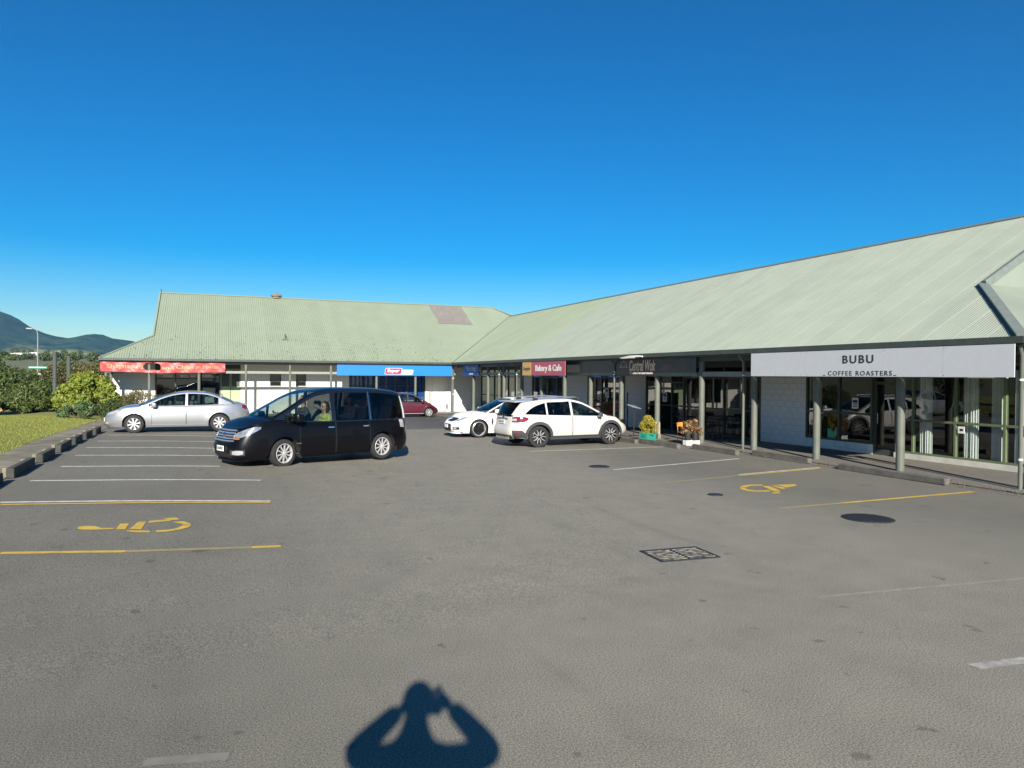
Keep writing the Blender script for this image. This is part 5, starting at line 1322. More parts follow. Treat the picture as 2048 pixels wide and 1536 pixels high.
# ------------------------------------------------------------------ wheel stops, stubs
M_wood = mat('weathered_timber', (.135, .125, .105), .9, col2=(.075, .07, .06), vscale=5, stretch=(1, 1, 1), bump=.6, bscale=25, detail=8)
M_woodG = mat('dark_timber', (.060, .064, .056), .9, col2=(.035, .037, .034), vscale=5, bump=.6, bscale=25, detail=8)
M_woodE = mat('timber_end', (.21, .185, .13), .9, col2=(.14, .125, .09), vscale=8)
def stop(c, ln, rz, label, m, h=.16, w=.15, blocks=(), grp=None):
    o = empty('wheel_stop', (c[0], c[1], gz(c[0], c[1]) + .004), rz); tag(o, label, 'wheel stop', grp)
    mb = MB().box(-w/2, w/2, -ln/2, ln/2, 0, h, .016)
    r = random.Random(int(c[1] * 100)); mb.v = [(x + r.uniform(-.006, .006), y + r.uniform(-.012, .012), z + r.uniform(-.005, .006) if z > .01 else z) for x, y, z in mb.v]
    mb.build('beam', m, o)
    for y in blocks: MB().box(-w/2 - .10, -w/2 - .004, y - .07, y + .07, 0, h * .95, .01).build('peg', M_woodE, o)
    for y in (-ln * .32, ln * .32): MB().lathe([(.018, h), (.018, h + .008), (.001, h + .01)], 8, T(0, y, 0)).build('bolt', mat('rust', (.12, .07, .04), .8), o)
bays = [(14.3, 16.55), (17.15, 19.2), (19.75, 21.35), (21.9, 23.6), (24.0, 25.4), (25.9, 27.3), (27.8, 29.2)]
lab = ['dark timber wheel stop cut by the left edge of the picture', 'dark timber wheel stop nearest the camera with a pale peg, second from the left edge', 'third dark timber wheel stop from the left edge',
       'fourth dark timber wheel stop from the left edge', 'fifth dark timber wheel stop from the left edge', 'sixth timber wheel stop, in the bay next to the silver sedan', 'timber wheel stop under the nose of the silver sedan']
for (a, b), l in zip(bays, lab): stop((-3.85, (a + b) / 2), b - a, R(1.2), l, M_woodG, .20, .14, (-(b - a) * .38, (b - a) * .42), 'wheel stops along the lawn')
for (p, q), l in zip([((1680, 939), (1893, 972)), ((1503, 911), (1620, 928)), ((1385, 898), (1474, 911)), ((1283, 886), (1350, 898)), ((1234, 880), (1258, 888))],
                     ['long timber wheel stop in front of the yellow marked bay on the right', 'timber wheel stop between the two posts nearest the block wall', 'timber wheel stop below the flower pots', 'timber wheel stop beside the green crate', 'timber wheel stop under the nose of the white crossover']):
    A, B = gp(*p), gp(*q); d = B - A
    stop(((A.x + B.x) / 2 + .06, (A.y + B.y) / 2), math.hypot(d.x, d.y), 0, l, M_wood, .15, .15, (), 'wheel stops along the verandah')
# gravel and grass growing along the right-hand edge of the seal
def scatter(name, n, us, vs, m, s, label, cat):
    u = RNG.uniform(*us, n); v = RNG.uniform(*vs, n); z = np.array([gz(a, b) for a, b in zip(u, v)]) + .032
    V = np.empty((n, 4, 3)); c = np.c_[u, v, z]
    for k in range(4): V[:, k] = c + RNG.normal(0, s, (n, 3)) * [1, 1, .6]
    F = np.array([(0, 1, 2), (0, 2, 3), (0, 3, 1), (1, 3, 2)])[None] + (np.arange(n) * 4)[:, None, None]
    o = np_mesh(name, V.reshape(-1, 3), F.reshape(-1, 3), m); tag(o, label, cat, kind='stuff')
scatter('gravel', 9000, (14.35, 15.25), (9.0, 24), mat('gravel', (.25, .235, .20), .95, col2=(.12, .11, .09), vscale=30), .009, 'loose grit along the edge of the right-hand footpath', 'gravel')

# ------------------------------------------------------------------ things under the right-hand verandah
M_dk = mat('dark_furniture', (.02, .019, .019), .5)
def table(c, label):
    o = empty('cafe_table', (c[0], c[1], gz(*c) + .03)); tag(o, label, 'table', 'verandah furniture')
    MB().box(-.35, .35, -.35, .35, .71, .745, .008).build('table_top', M_dk, o)
    MB().tube([(0, 0, .03), (0, 0, .71)], .03, 10).build('leg', M_dk, o); MB().box(-.28, .28, -.03, .03, 0, .03).box(-.03, .03, -.28, .28, .0, .031).build('base', M_dk, o)
def chair(c, rz, label, m=M_dk, grp='verandah furniture', z=None):
    o = empty('chair', (c[0], c[1], gz(*c) + .031 if z is None else z), rz); tag(o, label, 'chair', grp)
    MB().box(-.21, .21, -.21, .21, .43, .46, .01).build('seat', m, o)
    for x in (-.19, .19):
        MB().tube([(x, .19, 0), (x, .18, .43)], .015, 8).build('leg', m, o); MB().tube([(x, -.22, 0), (x, -.19, .43)], .015, 8).build('leg', m, o)
        MB().tube([(x, -.19, .46), (x * .95, -.25, .86)], .014, 8).build('back_post', m, o)
    mb = MB(); mb.grid([[(-.2 + .4 * i / 8, -.245 - .03 * math.sin(math.pi * i / 8), z) for i in range(9)] for z in (.68, .86)]); mb.grid([[(-.2 + .4 * i / 8, -.225 - .03 * math.sin(math.pi * i / 8), z) for i in range(9)] for z in (.86, .68)])
    mb.build('back_rest', m, o)
    return o
table((17.1, 21.7), 'dark cafe table under the verandah next to the pale block wall'); table((17.2, 23.7), 'dark cafe table under the verandah behind the flower pots')
for i, (c, rz, l) in enumerate([((17.1, 21.05), 0, 'dark chair between the block wall and the nearer cafe table'), ((17.1, 22.35), math.pi, 'dark chair between the two cafe tables, nearer one'), ((17.2, 23.02), 0, 'dark chair between the two cafe tables, farther one'), ((17.2, 24.35), math.pi, 'dark chair on the far side of the farther cafe table'), ((16.45, 21.7), R(-90), 'dark chair on the car park side of the nearer cafe table')]):
    chair(c, rz, l)
chair((15.02, 20.95), R(200), 'orange wooden chair behind the two flower pots', mat('orange_wood', (.55, .23, .045), .55, var=.1), None).scale = (.8, .8, .8)
# chalk boards and lectern
bb = empty('menu_board', (17.0, 28.0, gz(17, 28) + .03), R(58)); tag(bb, 'tall black menu board leaning by the block wall', 'board')
MB().box(-.5, .5, -.03, .0, .02, 1.62).build('board', mat('chalk_black', (.012, .011, .013), .7, var=.2), bb); 
for x in (-.5, .47): MB().box(x, x + .03, -.034, .006, 0, 1.63).build('frame', M_dk, bb)
MB().tube([(-.3, 0, 1.2), (-.3, .45, .0)], .015, 6).build('strut', M_dk, bb)
lp = gp(1264, 877); ls = empty('menu_stand', (15.0, 24.2, gz(15, 24.2) + .03), R(20)); tag(ls, 'thin menu stand with tilted tray beside the white crossover bonnet', 'stand')
MB().tube([(0, 0, .02), (0, 0, 1.12)], .022, 8).build('pole', M_dk, ls); MB().lathe([(.001, .02), (.2, .015), (.2, 0)], 20, None).build('base', M_dk, ls)
MB().box(-.26, .26, -.17, .17, 0, .02).xf(T(0, 0, 1.13) @ Matrix.Rotation(R(18), 4, 'X') @ Matrix.Rotation(R(8), 4, 'Y')).build('tray', mat('tray_grey', (.25, .26, .27), .4), ls)
# timber stubs by the post
for i, (px, py) in enumerate(((1316, 889), (1324, 889))):
    p = gp(px, py); o = empty('timber_stub', (15.05 - .0, 22.55 + i * .22, gz(15, 22.6) + .03)); tag(o, ['pale timber stub beside the verandah post, nearer the flower pots', 'pale timber stub beside the verandah post, nearer the green crate'][i], 'stub')
    MB().box(-.035, .035, -.03, .03, 0, .62, .006).build('stake', mat('pale_timber', (.30, .27, .21), .8, var=.15), o); MB().box(-.06, .06, -.05, .05, 0, .18, .008).build('foot', M_woodE, o)

# ------------------------------------------------------------------ plants
def leaf_cloud(name, blobs, n, size, m, parent, asp=.42, flat=.35, seed=1, shell=.45, droop=0.):
    """leaves spread over and inside a set of ellipsoids (cx, cy, cz, rx, ry, rz); each leaf is a folded blade of two faces"""
    rg = np.random.default_rng(seed); W = np.array([b[3] * b[4] + b[5] * b[3] for b in blobs]); W = W / W.sum()
    k = rg.choice(len(blobs), n, p=W); B = np.array(blobs)[k]
    d = rg.normal(size=(n, 3)); d /= np.linalg.norm(d, axis=1)[:, None]
    rr = (shell + (1 - shell) * rg.random(n) ** .5)[:, None]
    c = B[:, :3] + d * rr * B[:, 3:]
    nrm = d + rg.normal(0, .75, (n, 3)); nrm[:, 2] += flat; nrm /= np.linalg.norm(nrm, axis=1)[:, None]
    t = np.cross(nrm, rg.normal(size=(n, 3))); t[:, 2] -= droop; t /= np.linalg.norm(t, axis=1)[:, None]
    b = np.cross(nrm, t); s = size * rg.uniform(.6, 1.3, n)[:, None]
    V = np.empty((n, 4, 3)); V[:, 0] = c - t * s * .5; V[:, 1] = c + b * s * asp * .5 - nrm * s * .08; V[:, 2] = c + t * s * .5 - nrm * s * .12; V[:, 3] = c - b * s * asp * .5 - nrm * s * .08
    i = np.arange(n)[:, None] * 4; F = np.concatenate([i + [0, 1, 2], i + [0, 2, 3]])
    return np_mesh(name, V.reshape(-1, 3), F, m, parent)
def blobs_for(rx, ry, h, n, seed, z0=.1, r0=.42):
    rg = random.Random(seed); out = []
    for _ in range(n):
        a = rg.uniform(0, 6.283); q = math.sqrt(rg.random()) * .80; zz = rg.random()
        w = math.sqrt(max(.05, 1 - (zz * 1.02) ** 2.4)); r = r0 * rg.uniform(.65, 1.25)
        out.append((rx * q * w * math.cos(a), ry * q * w * math.sin(a), z0 + r * .6 + zz * (h - z0 - r * 1.2), r, r, r * .85))
    return out
def shrub(name, label, loc, rx, ry, h, nb, n, size, m, seed, asp=.42, r0=.42, cat='shrub', flat=.35, z0=.1):
    o = empty(name, loc); tag(o, label, cat)
    B = blobs_for(rx, ry, h, nb, seed, z0, r0)
    leaf_cloud('foliage', B, n, size, m, o, asp, flat, seed)
    st = MB(); rg = random.Random(seed + 5)
    for b in B[::2]:
        st.tube([(b[0] * .12, b[1] * .12, -.05), (b[0] * .5, b[1] * .5, b[2] * .5), (b[0], b[1], b[2])], [.035, .022, .01], 6)
    st.build('stems', mat('bark', (.075, .06, .045), .9, var=.3, vscale=8), o)
    return o
L_rho = leafmat('leaf_bright', (.13, .19, .025), (.27, .30, .05), .25)
L_bush = leafmat('leaf_bush', (.035, .062, .018), (.13, .165, .045), .2)
L_dark = leafmat('leaf_dark', (.030, .052, .016), (.085, .115, .03), .15)
L_mid = leafmat('leaf_mid', (.05, .085, .022), (.12, .15, .04), .2)
L_oliv = leafmat('leaf_olive', (.075, .075, .025), (.15, .13, .045), .15)
L_blu = leafmat('leaf_bluegreen', (.06, .10, .04), (.13, .19, .08), .2)
p = gp(172, 838); shrub('rhododendron', 'large bright green leafy bush at the end of the lawn', (p.x, p.y, lawn_z(p.x, p.y)), 1.85, 1.65, 2.4, 46, 12500, .23, L_rho, 11, r0=.42)
p = gp(62, 836); shrub('dark_bush', 'wide dark green bush left of the bright leafy bush', (p.x, p.y, lawn_z(p.x, p.y)), 2.1, 1.6, 1.75, 46, 13000, .19, L_bush, 12, r0=.45)
p = gp(-75, 842); shrub('dark_bush', 'dark green bush cut by the left edge of the picture', (p.x, p.y, lawn_z(p.x, p.y)), 2.0, 1.5, 1.7, 30, 8000, .19, L_bush, 13, r0=.45)
p = gp(158, 843); shrub('low_shrub', 'low blue green shrub in front of the bright leafy bush', (p.x, p.y, lawn_z(p.x, p.y)), 1.0, .7, .8, 14, 4500, .13, L_blu, 14, r0=.28, z0=.02)
p = gp(225, 842); shrub('low_shrub', 'dark green low shrub between the bright bush and the silver sedan', (p.x, p.y, lawn_z(p.x, p.y)), .8, .7, 1.0, 14, 4000, .11, L_dark, 15, r0=.3, z0=.02)  # low shrub in the dark leaf colour
shrub('clipped_hedge', 'low olive green hedge between the bright bush and the fish shop', (-3.9, 42.6, gz(-3.3, 43)), 2.0, .8, 1.65, 34, 12000, .07, L_oliv, 16, r0=.36, z0=.02, cat='hedge')
# potted plants by the restaurant
def crate():
    p = gp(1294, 887); o = empty('plastic_crate', (p.x + .12, p.y + .1, p.z + .005), R(14)); tag(o, 'green plastic bottle crate holding the clipped yellow bush', 'crate')
    m = mat('crate_green', (.012, .22, .16), .45, var=.06)
    for x0, x1, y0, y1 in ((-.24, .24, -.17, -.15), (-.24, .24, .15, .17), (-.24, -.22, -.15, .15), (.22, .24, -.15, .15)):
        if x1 - x0 > .1: MB().box(x0, x1, y0, y1, 0, .24).box(x0, x0 + .14, y0, y1, .24, .31).box(x1 - .14, x1, y0, y1, .24, .31).box(x0, x1, y0, y1, .31, .36).build('side', m, o)
        else: MB().box(x0, x1, y0, y1, 0, .22).box(x0, x1, y0, y0 + .08, .22, .29).box(x0, x1, y1 - .08, y1, .22, .29).box(x0, x1, y0, y1, .29, .358).build('side', m, o)
    MB().box(-.22, .22, -.15, .15, .0, .015).build('bottom', m, o)
    t = empty('clipped_bush', (p.x + .12, p.y + .1, p.z + .03)); tag(t, 'rounded yellow green bush growing from the green crate', 'plant')
    st = MB(); st.tube([(0, 0, 0), (.02, 0, .3), (0, .02, .5)], [.025, .02, .015], 8).tube([(0, 0, .25), (-.12, .05, .6)], [.012, .008], 6).tube([(0, 0, .25), (.12, -.05, .6)], [.012, .008], 6); st.build('stems', MATS['bark'], t)
    B = blobs_for(.36, .36, .92, 24, 21, .34, .13) + blobs_for(.13, .13, .5, 6, 22, .12, .09)
    leaf_cloud('foliage', B, 4200, .05, leafmat('leaf_yellow', (.22, .20, .02), (.42, .34, .045), .2), t, .6, .35, 23)
crate()
def pots():
    P2 = [gp(1390, 892), gp(1375, 892)]
    for i, (v, lab_, hb) in enumerate(((21.35, 'flower pot with pinkish plant in a white tub, nearer the post', .62), (21.85, 'flower pot with reddish plant in a white tub, farther from the post', .58))):
        o = empty('flower_pot', (P2[i].x + .1, P2[i].y + .1, P2[i].z + .005)); tag(o, lab_, 'flower pot')
        MB().box(-.115, .115, -.115, .115, 0, .17, .012).build('tub', M_white, o)
        MB().lathe([(.001, .17), (.085, .171), (.115, .40), (.125, .40), (.125, .425), (.105, .425), (.10, .38), (.001, .38)], 20).build('pot', mat('pot_black', (.02, .02, .021), .6), o, 40)
        B = [(x, y, z + .36, rx, ry, rz) for x, y, z, rx, ry, rz in blobs_for(.25, .25, hb * .85, 22, 31 + i, .0, .085)]
        leaf_cloud('foliage', B, 900, .06, leafmat('leaf_rust', (.17, .07, .04), (.24, .20, .06), .2), o, .5, .3, 33 + i)
        leaf_cloud('blossom', B, 110, .05, leafmat('petal_pink', (.45, .16, .14), (.55, .34, .26), .2), o, .9, .3, 35 + i, .9)
        st = MB()
        for b in B[::3]: st.tube([(0, 0, .36), (b[0], b[1], b[2])], [.01, .005], 5)
        st.build('stems', MATS['bark'], o)
pots()
o = empty('flower_pot', (16.9, 29.5, gz(17, 29.5) + .03)); tag(o, 'tall pot of red flowers behind the white crossover roof', 'flower pot')
MB().lathe([(.001, 0), (.16, .0), (.22, .5), (.001, .48)], 20).build('pot', MATS['pot_black'], o, 40)
B = [(x, y, z + .45, a, b, c) for x, y, z, a, b, c in blobs_for(.32, .32, .9, 14, 41, .02, .16)]
leaf_cloud('foliage', B, 1300, .08, L_mid, o, .45, .3, 42); leaf_cloud('blossom', B, 420, .07, leafmat('petal_red', (.45, .02, .03), (.5, .12, .10), .2), o, .9, .3, 43, .9)

# ------------------------------------------------------------------ trees, lamp, poles, far buildings
def tree(name, label, loc, h, rx, n, size, m, seed, trunk=.2, base=.25, grp=None, asp=.5, nb=34):
    o = empty(name, loc); tag(o, label, 'tree', grp)
    B = blobs_for(rx, rx, h, nb, seed, h * base, rx * .34)
    leaf_cloud('crown', B, n, size, m, o, asp, .3, seed + 1, .35)
    st = MB().tube([(0, 0, -.3), (.05, 0, h * .3), (-.04, .05, h * .6), (0, 0, h * .85)], [trunk, trunk * .75, trunk * .45, trunk * .15], 10)
    for b in B[::3]:
        z0 = max(h * .15, b[2] * .55); st.tube([(0, 0, z0), (b[0] * .55, b[1] * .55, (z0 + b[2]) / 2 + .1), (b[0], b[1], b[2])], [trunk * .35, trunk * .2, trunk * .06], 6)
    st.build('trunk', MATS['bark'], o)
    return o
def at(px, Y):     # ground position Y metres ahead in the direction of a column of the photograph
    du, dv, _ = ray(px, 750); return du * Y, dv * Y
TR = [(-10, 50, 3.5, 3.0, L_dark, 'dark evergreen tree at the left edge behind the bushes'), (38, 58, 3.2, 2.6, L_dark, 'dark rounded tree left of the street lamp'), (100, 74, 3.9, 2.8, L_oliv, 'brownish tree between the street lamp and the dark poles'),
      (140, 80, 4.6, 2.6, L_dark, 'dark tree just behind the two dark poles'), (172, 76, 4.3, 2.8, L_oliv, 'olive tree between the dark poles and the fish shop'), (205, 84, 4.6, 3.0, L_mid, 'tree showing just left of the fish shop verandah'), (-60, 60, 5.5, 3.2, L_mid, 'green tree beyond the left edge of the picture')]
for i, (px, Y, h, r, m, l) in enumerate(TR):
    x, y = at(px, Y); tree('tree', l, (x, y, -.75), h, r, 7000, .24, m, 50 + i, .16, .08)
# row of trees outside the picture on the left, mirrored in the shop windows
for i, (u, v) in enumerate([(-14, 8), (-15.5, 14), (-17, 21), (-16.5, 28), (-20, 34), (-22, 42), (-15, 1)]):
    tree('tree', ['tree beside the lawn out of the picture, nearest the camera but one', 'second tree beside the lawn out of the picture', 'third tree beside the lawn out of the picture', 'fourth tree beside the lawn out of the picture', 'fifth tree beside the lawn out of the picture', 'sixth tree beside the lawn out of the picture', 'tree beside the lawn out of the picture, nearest the camera'][i],
         (u, v, lawn_z(u, v) - .05), 6.2 + (i % 3) * .8, 3.2, 5200, .32, (L_dark, L_mid)[i % 2], 70 + i, .2, .12)
x, y = at(75.5, 62)
lamp = empty('street_lamp', (x, y, -.8)); tag(lamp, 'tall grey street lamp carrying a green street name sign', 'street lamp')
zt = CAM_H + (744 - 657) / FPX * 62 + .8
M_galvp = mat('galvanised_pole', (.22, .23, .24), .45, metal=.3)
MB().tube([(0, 0, 0), (0, 0, zt - .45), (-.06, 0, zt - .16), (-.22, 0, zt - .03), (-.42, 0, zt)], [.07, .045, .035, .03, .03], 10).build('pole', M_galvp, lamp, 50)
MB().box(-.85, -.40, -.09, .09, zt - .06, zt + .04, .02).build('lamp_head', M_galvp, lamp)
zs = CAM_H + (744 - 734.5) / FPX * 62 + .8
sg = MB().box(-.68, .70, -.10, -.085, zs - .09, zs + .09).build('street_sign', mat('sign_green', (.02, .22, .16), .5), lamp)
MB().box(-.62, .64, -.104, -.1015, zs - .012, zs + .04).build('lettering', M_sw, sg)
MB().box(.03, .25, -.12, .0, zs - .62, zs - .42).build('bracket_box', M_galvp, lamp)
for px, l, dz in ((109.5, 'nearer dark timber pole behind the bushes', 705), (137.5, 'farther dark timber pole behind the bushes', 713)):
    Yp = 46; x, y = at(px, Yp); z1 = CAM_H + (745 - dz) / FPX * Yp
    o = empty('timber_pole', (x, y, -.7)); tag(o, l, 'pole'); 
    MB().lathe([(.13, -.2), (.12, z1 + .7), (.10, z1 + .73), (.001, z1 + .74)], 14).build('shaft', mat('dark_pole', (.05, .06, .055), .8, var=.15), o, 40)
    MB().box(-.18, .18, -.18, .18, 0, .12, .02).build('collar', MATS['dark_pole'], o)
o = empty('timber_bollard', (*gp(3, 834)[:2], lawn_z(*gp(3, 834)[:2]))); tag(o, 'short pale timber bollard on the lawn at the left edge', 'bollard')
MB().lathe([(.12, -.1), (.12, .40), (.10, .43), (.001, .435)], 14).build('shaft', mat('bollard_timber', (.33, .23, .11), .85, var=.2), o, 40); MB().lathe([(.123, .30), (.123, .33)], 14).build('band', M_dk, o)
# low buildings and tree line of the town at the foot of the hills
for i, (px, Y, w, h, c, l) in enumerate([(48, 900, 24, 5.5, (.62, .60, .56), 'long white roofed building in the distance left of the lamp'), (70, 930, 10, 6.5, (.66, .64, .6), 'small white house in the distance beside the lamp pole'), (120, 980, 18, 5, (.45, .42, .36), 'beige house in the distance behind the poles'), (20, 1050, 18, 5, (.5, .48, .45), 'pale house in the distance near the left edge')]):
    x, y = at(px, Y); o = empty('distant_building', (x, y, far_z(x, y) - .3), -YAW); tag(o, l, 'building')
    m = mat('far_wall_%d' % i, c, .8); MB().box(-w/2, w/2, -4, 4, 0, h).build('wall', m, o)
    MB().prism([(-4.5, h), (4.5, h), (0, h + 2)], w + 1, Matrix(((0,0,1,-w/2-.5),(1,0,0,0),(0,1,0,0),(0,0,0,1)))).build('roof', mat('far_roof_%d' % i, tuple(q * .9 for q in c) if i != 2 else (.2, .1, .08), .7), o)
    for k in range(3): MB().box(-w * .35 + k * w * .28, -w * .35 + k * w * .28 + 1.4, -4.06, -4.01, h * .35, h * .7).build('window', M_lensD, o)
for i, (px, Y, h, r) in enumerate([(5, 700, 8, 9), (30, 640, 6, 8), (55, 720, 7, 8), (88, 650, 7, 9), (112, 690, 8, 9), (150, 660, 8, 10), (185, 630, 8, 10), (128, 1500, 18, 9), (28, 1700, 22, 12), (97, 1600, 18, 9), (62, 1900, 20, 12), (160, 1750, 18, 12), (42, 1650, 20, 12)]):
    x, y = at(px, Y); tree('distant_tree', 'distant tree below the hills, %s' % ['leftmost', 'second', 'third', 'fourth', 'fifth', 'sixth', 'rightmost', 'tall one right of centre', 'tall one left of centre', 'middle tall one', 'farthest one', 'farthest one on the right', 'farthest one on the left'][i], (x, y, far_z(x, y) - .3), h, r, 1500, 1.5, (L_dark, L_mid)[i % 2], 90 + i, .5, .05, 'trees of the distant town', .7, 18)

# ------------------------------------------------------------------ inside the cafe: curtains, stool, notice
M_cur = mat('sheer_curtain', (.80, .80, .76), .8)
def curtain(v0, v1, z0, z1, label):
    o = empty('curtain', (18.16, (v0 + v1) / 2, z0)); tag(o, label, 'curtain')
    n = 40; rows = [[(18.16 + .045 * math.sin(i * 1.15) + .02 * math.sin(i * .37), v0 + (v1 - v0) * i / n, z) for i in range(n + 1)] for z in (z0, (z0 + z1) / 2, z1)]
    reparent(MB().grid(rows).build('cloth', M_cur, None, 60, recalc=False), o)
    reparent(MB().tube([(18.16, v0 - .05, z1 + .02), (18.16, v1 + .05, z1 + .02)], .012, 8).build('rod', M_dk), o)
curtain(14.0, 14.38, .2, 2.5, 'white curtain behind the cafe glass left of the notice'); curtain(12.7, 13.1, .2, 2.5, 'white curtain behind the cafe glass below the notice'); curtain(12.05, 12.35, .2, 2.5, 'narrow white curtain behind the cafe glass right of the notice'); curtain(11.05, 11.8, .2, 2.5, 'wide white curtain behind the cafe glass at the right edge')
nt_ = empty('door_notice', (18.0, 13.0, .95)); tag(nt_, 'small white notice fixed to the cafe glazing bar', 'notice')
reparent(MB().box(17.965, 17.975, 12.92, 13.1, .86, 1.04).build('card', M_white), nt_); reparent(MB().box(17.962, 17.9645, 12.96, 13.05, .92, .98).build('print', M_ink), nt_)
so_ = empty('bar_stool', (18.75, 17.9, -.28)); tag(so_, 'pale bar stool behind the cafe window left of the door', 'stool')
M_stool = mat('pale_stool', (.5, .48, .44), .6)
MB().lathe([(.001, .98), (.17, .98), (.18, .96), (.17, .94), (.001, .94)], 18).build('seat', M_dk, so_, 40)
for k in range(4):
    a = math.pi / 4 + k * math.pi / 2; MB().tube([(.21 * math.cos(a), .21 * math.sin(a), 0), (.12 * math.cos(a), .12 * math.sin(a), .94)], .014, 8).build('leg', M_stool, so_)

def poster(v, z0, z1, w, m, label, u=17.96):
    o = empty('window_poster', (u, v, z0)); tag(o, label, 'poster')
    reparent(MB().box(u, u + .006, v - w/2, v + w/2, z0, z1).build('sheet', m), o)
    reparent(MB().box(u - .003, u - .0005, v - w * .38, v + w * .38, z0 + (z1 - z0) * .55, z1 - .06).build('print', mat('poster_blue', (.02, .09, .30), .6)), o)
    for k in range(3): reparent(MB().box(u - .003, u - .0005, v - w * .36, v + w * (.3 - .1 * k), z0 + .06 + k * .07, z0 + .09 + k * .07).build('print', M_ink), o)
poster(39.1, .55, 1.2, .5, M_white, 'white and blue poster on the bakery glass, nearer the inner corner'); poster(37.9, .6, 1.15, .42, M_white, 'white and blue poster on the bakery glass, nearer the pale block wall')
poster(31.5, 1.25, 1.7, .34, M_white, 'white opening hours sheet on the glass behind the white crossover'); poster(26.55, 1.2, 1.62, .32, M_white, 'white menu sheet on the restaurant door glass', 18.0)
poster(16.4, 1.35, 1.68, .24, M_white, 'small white sheet on the cafe window beside the door')
# ------------------------------------------------------------------ people
M_skin = mat('skin', (.48, .27, .19), .5); M_hair = mat('hair_dark', (.030, .020, .014), .6, var=.3, vscale=30); M_lime = mat('lime_top', (.40, .44, .13), .8)
def skinned(joints, edges, root=0, sub=2):
    """continuous body surface grown over a joint graph: joints (x, y, z, radius or (rx, ry))"""
    me = bpy.data.meshes.new('sk'); me.from_pydata([j[:3] for j in joints], edges, [])
    ob = bpy.data.objects.new('sk', me); COL.objects.link(ob)
    ob.modifiers.new('s', 'SKIN'); md = ob.modifiers.new('u', 'SUBSURF'); md.levels = sub; md.render_levels = sub
    sv = me.skin_vertices[0].data
    for i, j in enumerate(joints):
        r = j[3]; sv[i].radius = r if isinstance(r, tuple) else (r, r); sv[i].use_root = (i == root)
    bpy.context.view_layer.update()
    out = bpy.data.meshes.new_from_object(ob.evaluated_get(bpy.context.evaluated_depsgraph_get()))
    bpy.data.objects.remove(ob); bpy.data.meshes.remove(me); out.shade_smooth(); return out
def head_mesh(face=True):
    """head about 0.23 m tall, looking along +X, origin at the neck joint"""
    bm = bmesh.new(); bmesh.ops.create_uvsphere(bm, u_segments=32, v_segments=24, radius=1)
    for v in bm.verts:
        x, y, z = v.co; jaw = max(0, -z)
        X = x * (.098 - .010 * jaw); Y = y * (.076 - .024 * jaw * jaw); Z = z * .118
        if x > 0: X += .012 * jaw * (1 - abs(y)) ; X -= .010 * math.exp(-((z - .08) / .12) ** 2) * math.exp(-((abs(y) - .42) / .2) ** 2)      # chin, eye sockets
        X += .030 * math.exp(-((z + .12) / .16) ** 2) * math.exp(-(y / .12) ** 2) * (x > .5)                                                  # nose
        X += .006 * math.exp(-((z + .48) / .07) ** 2) * math.exp(-(y / .3) ** 2) * (x > .3)                                                  # lips
        Y += math.copysign(.016 * math.exp(-((z + .05) / .2) ** 2 - ((x + .05) / .16) ** 2), y) if abs(y) > .5 else 0                          # ears
        v.co = (X + .015, Y, Z + .145)
    me = bpy.data.meshes.new('head'); bm.to_mesh(me); bm.free(); me.shade_smooth(); return me
def hand(wrist, direction, up, side, curl=1.0, s=1.0, th=1.0):
    """joint list for a hand: palm and five separate bent fingers"""
    d = Vector(direction).normalized(); u = Vector(up); u = (u - d * u.dot(d)).normalized(); w = d.cross(u) * side
    J = []; E = []
    w0 = Vector(wrist); J.append((*w0, .026 * s)); pm = w0 + d * .045 * s; J.append((*pm, (.036 * s, .017 * s * th))); E.append((0, 1))
    pk = w0 + d * .085 * s; J.append((*pk, (.038 * s, .015 * s * th))); E.append((1, 2))
    for k, (off, ln) in enumerate(((-.030, .070), (-.010, .082), (.010, .076), (.029, .060))):
        b = pk + w * off * s; a = len(J); J.append((*b, .0095 * s)); E.append((2, a)); p = b; dd = d.copy()
        for i, f in enumerate((.45, .32, .25)):
            dd = (Matrix.Rotation(-.55 * curl, 3, w) @ dd); p = p + dd * ln * f * s; J.append((*p, (.0088 - .0008 * i) * s)); E.append((len(J) - 2, len(J) - 1))
    b = w0 + d * .03 * s - w * .030 * s; a = len(J); J.append((*b, .011 * s)); E.append((1, a)); dd = (d - w * .9 - u * .3 * curl).normalized()
    for i, f in enumerate((.04, .03)):
        b = b + dd * f * s; J.append((*b, .0095 * s)); E.append((len(J) - 2, len(J) - 1)); dd = (dd + d * .5).normalized()
    return J, E
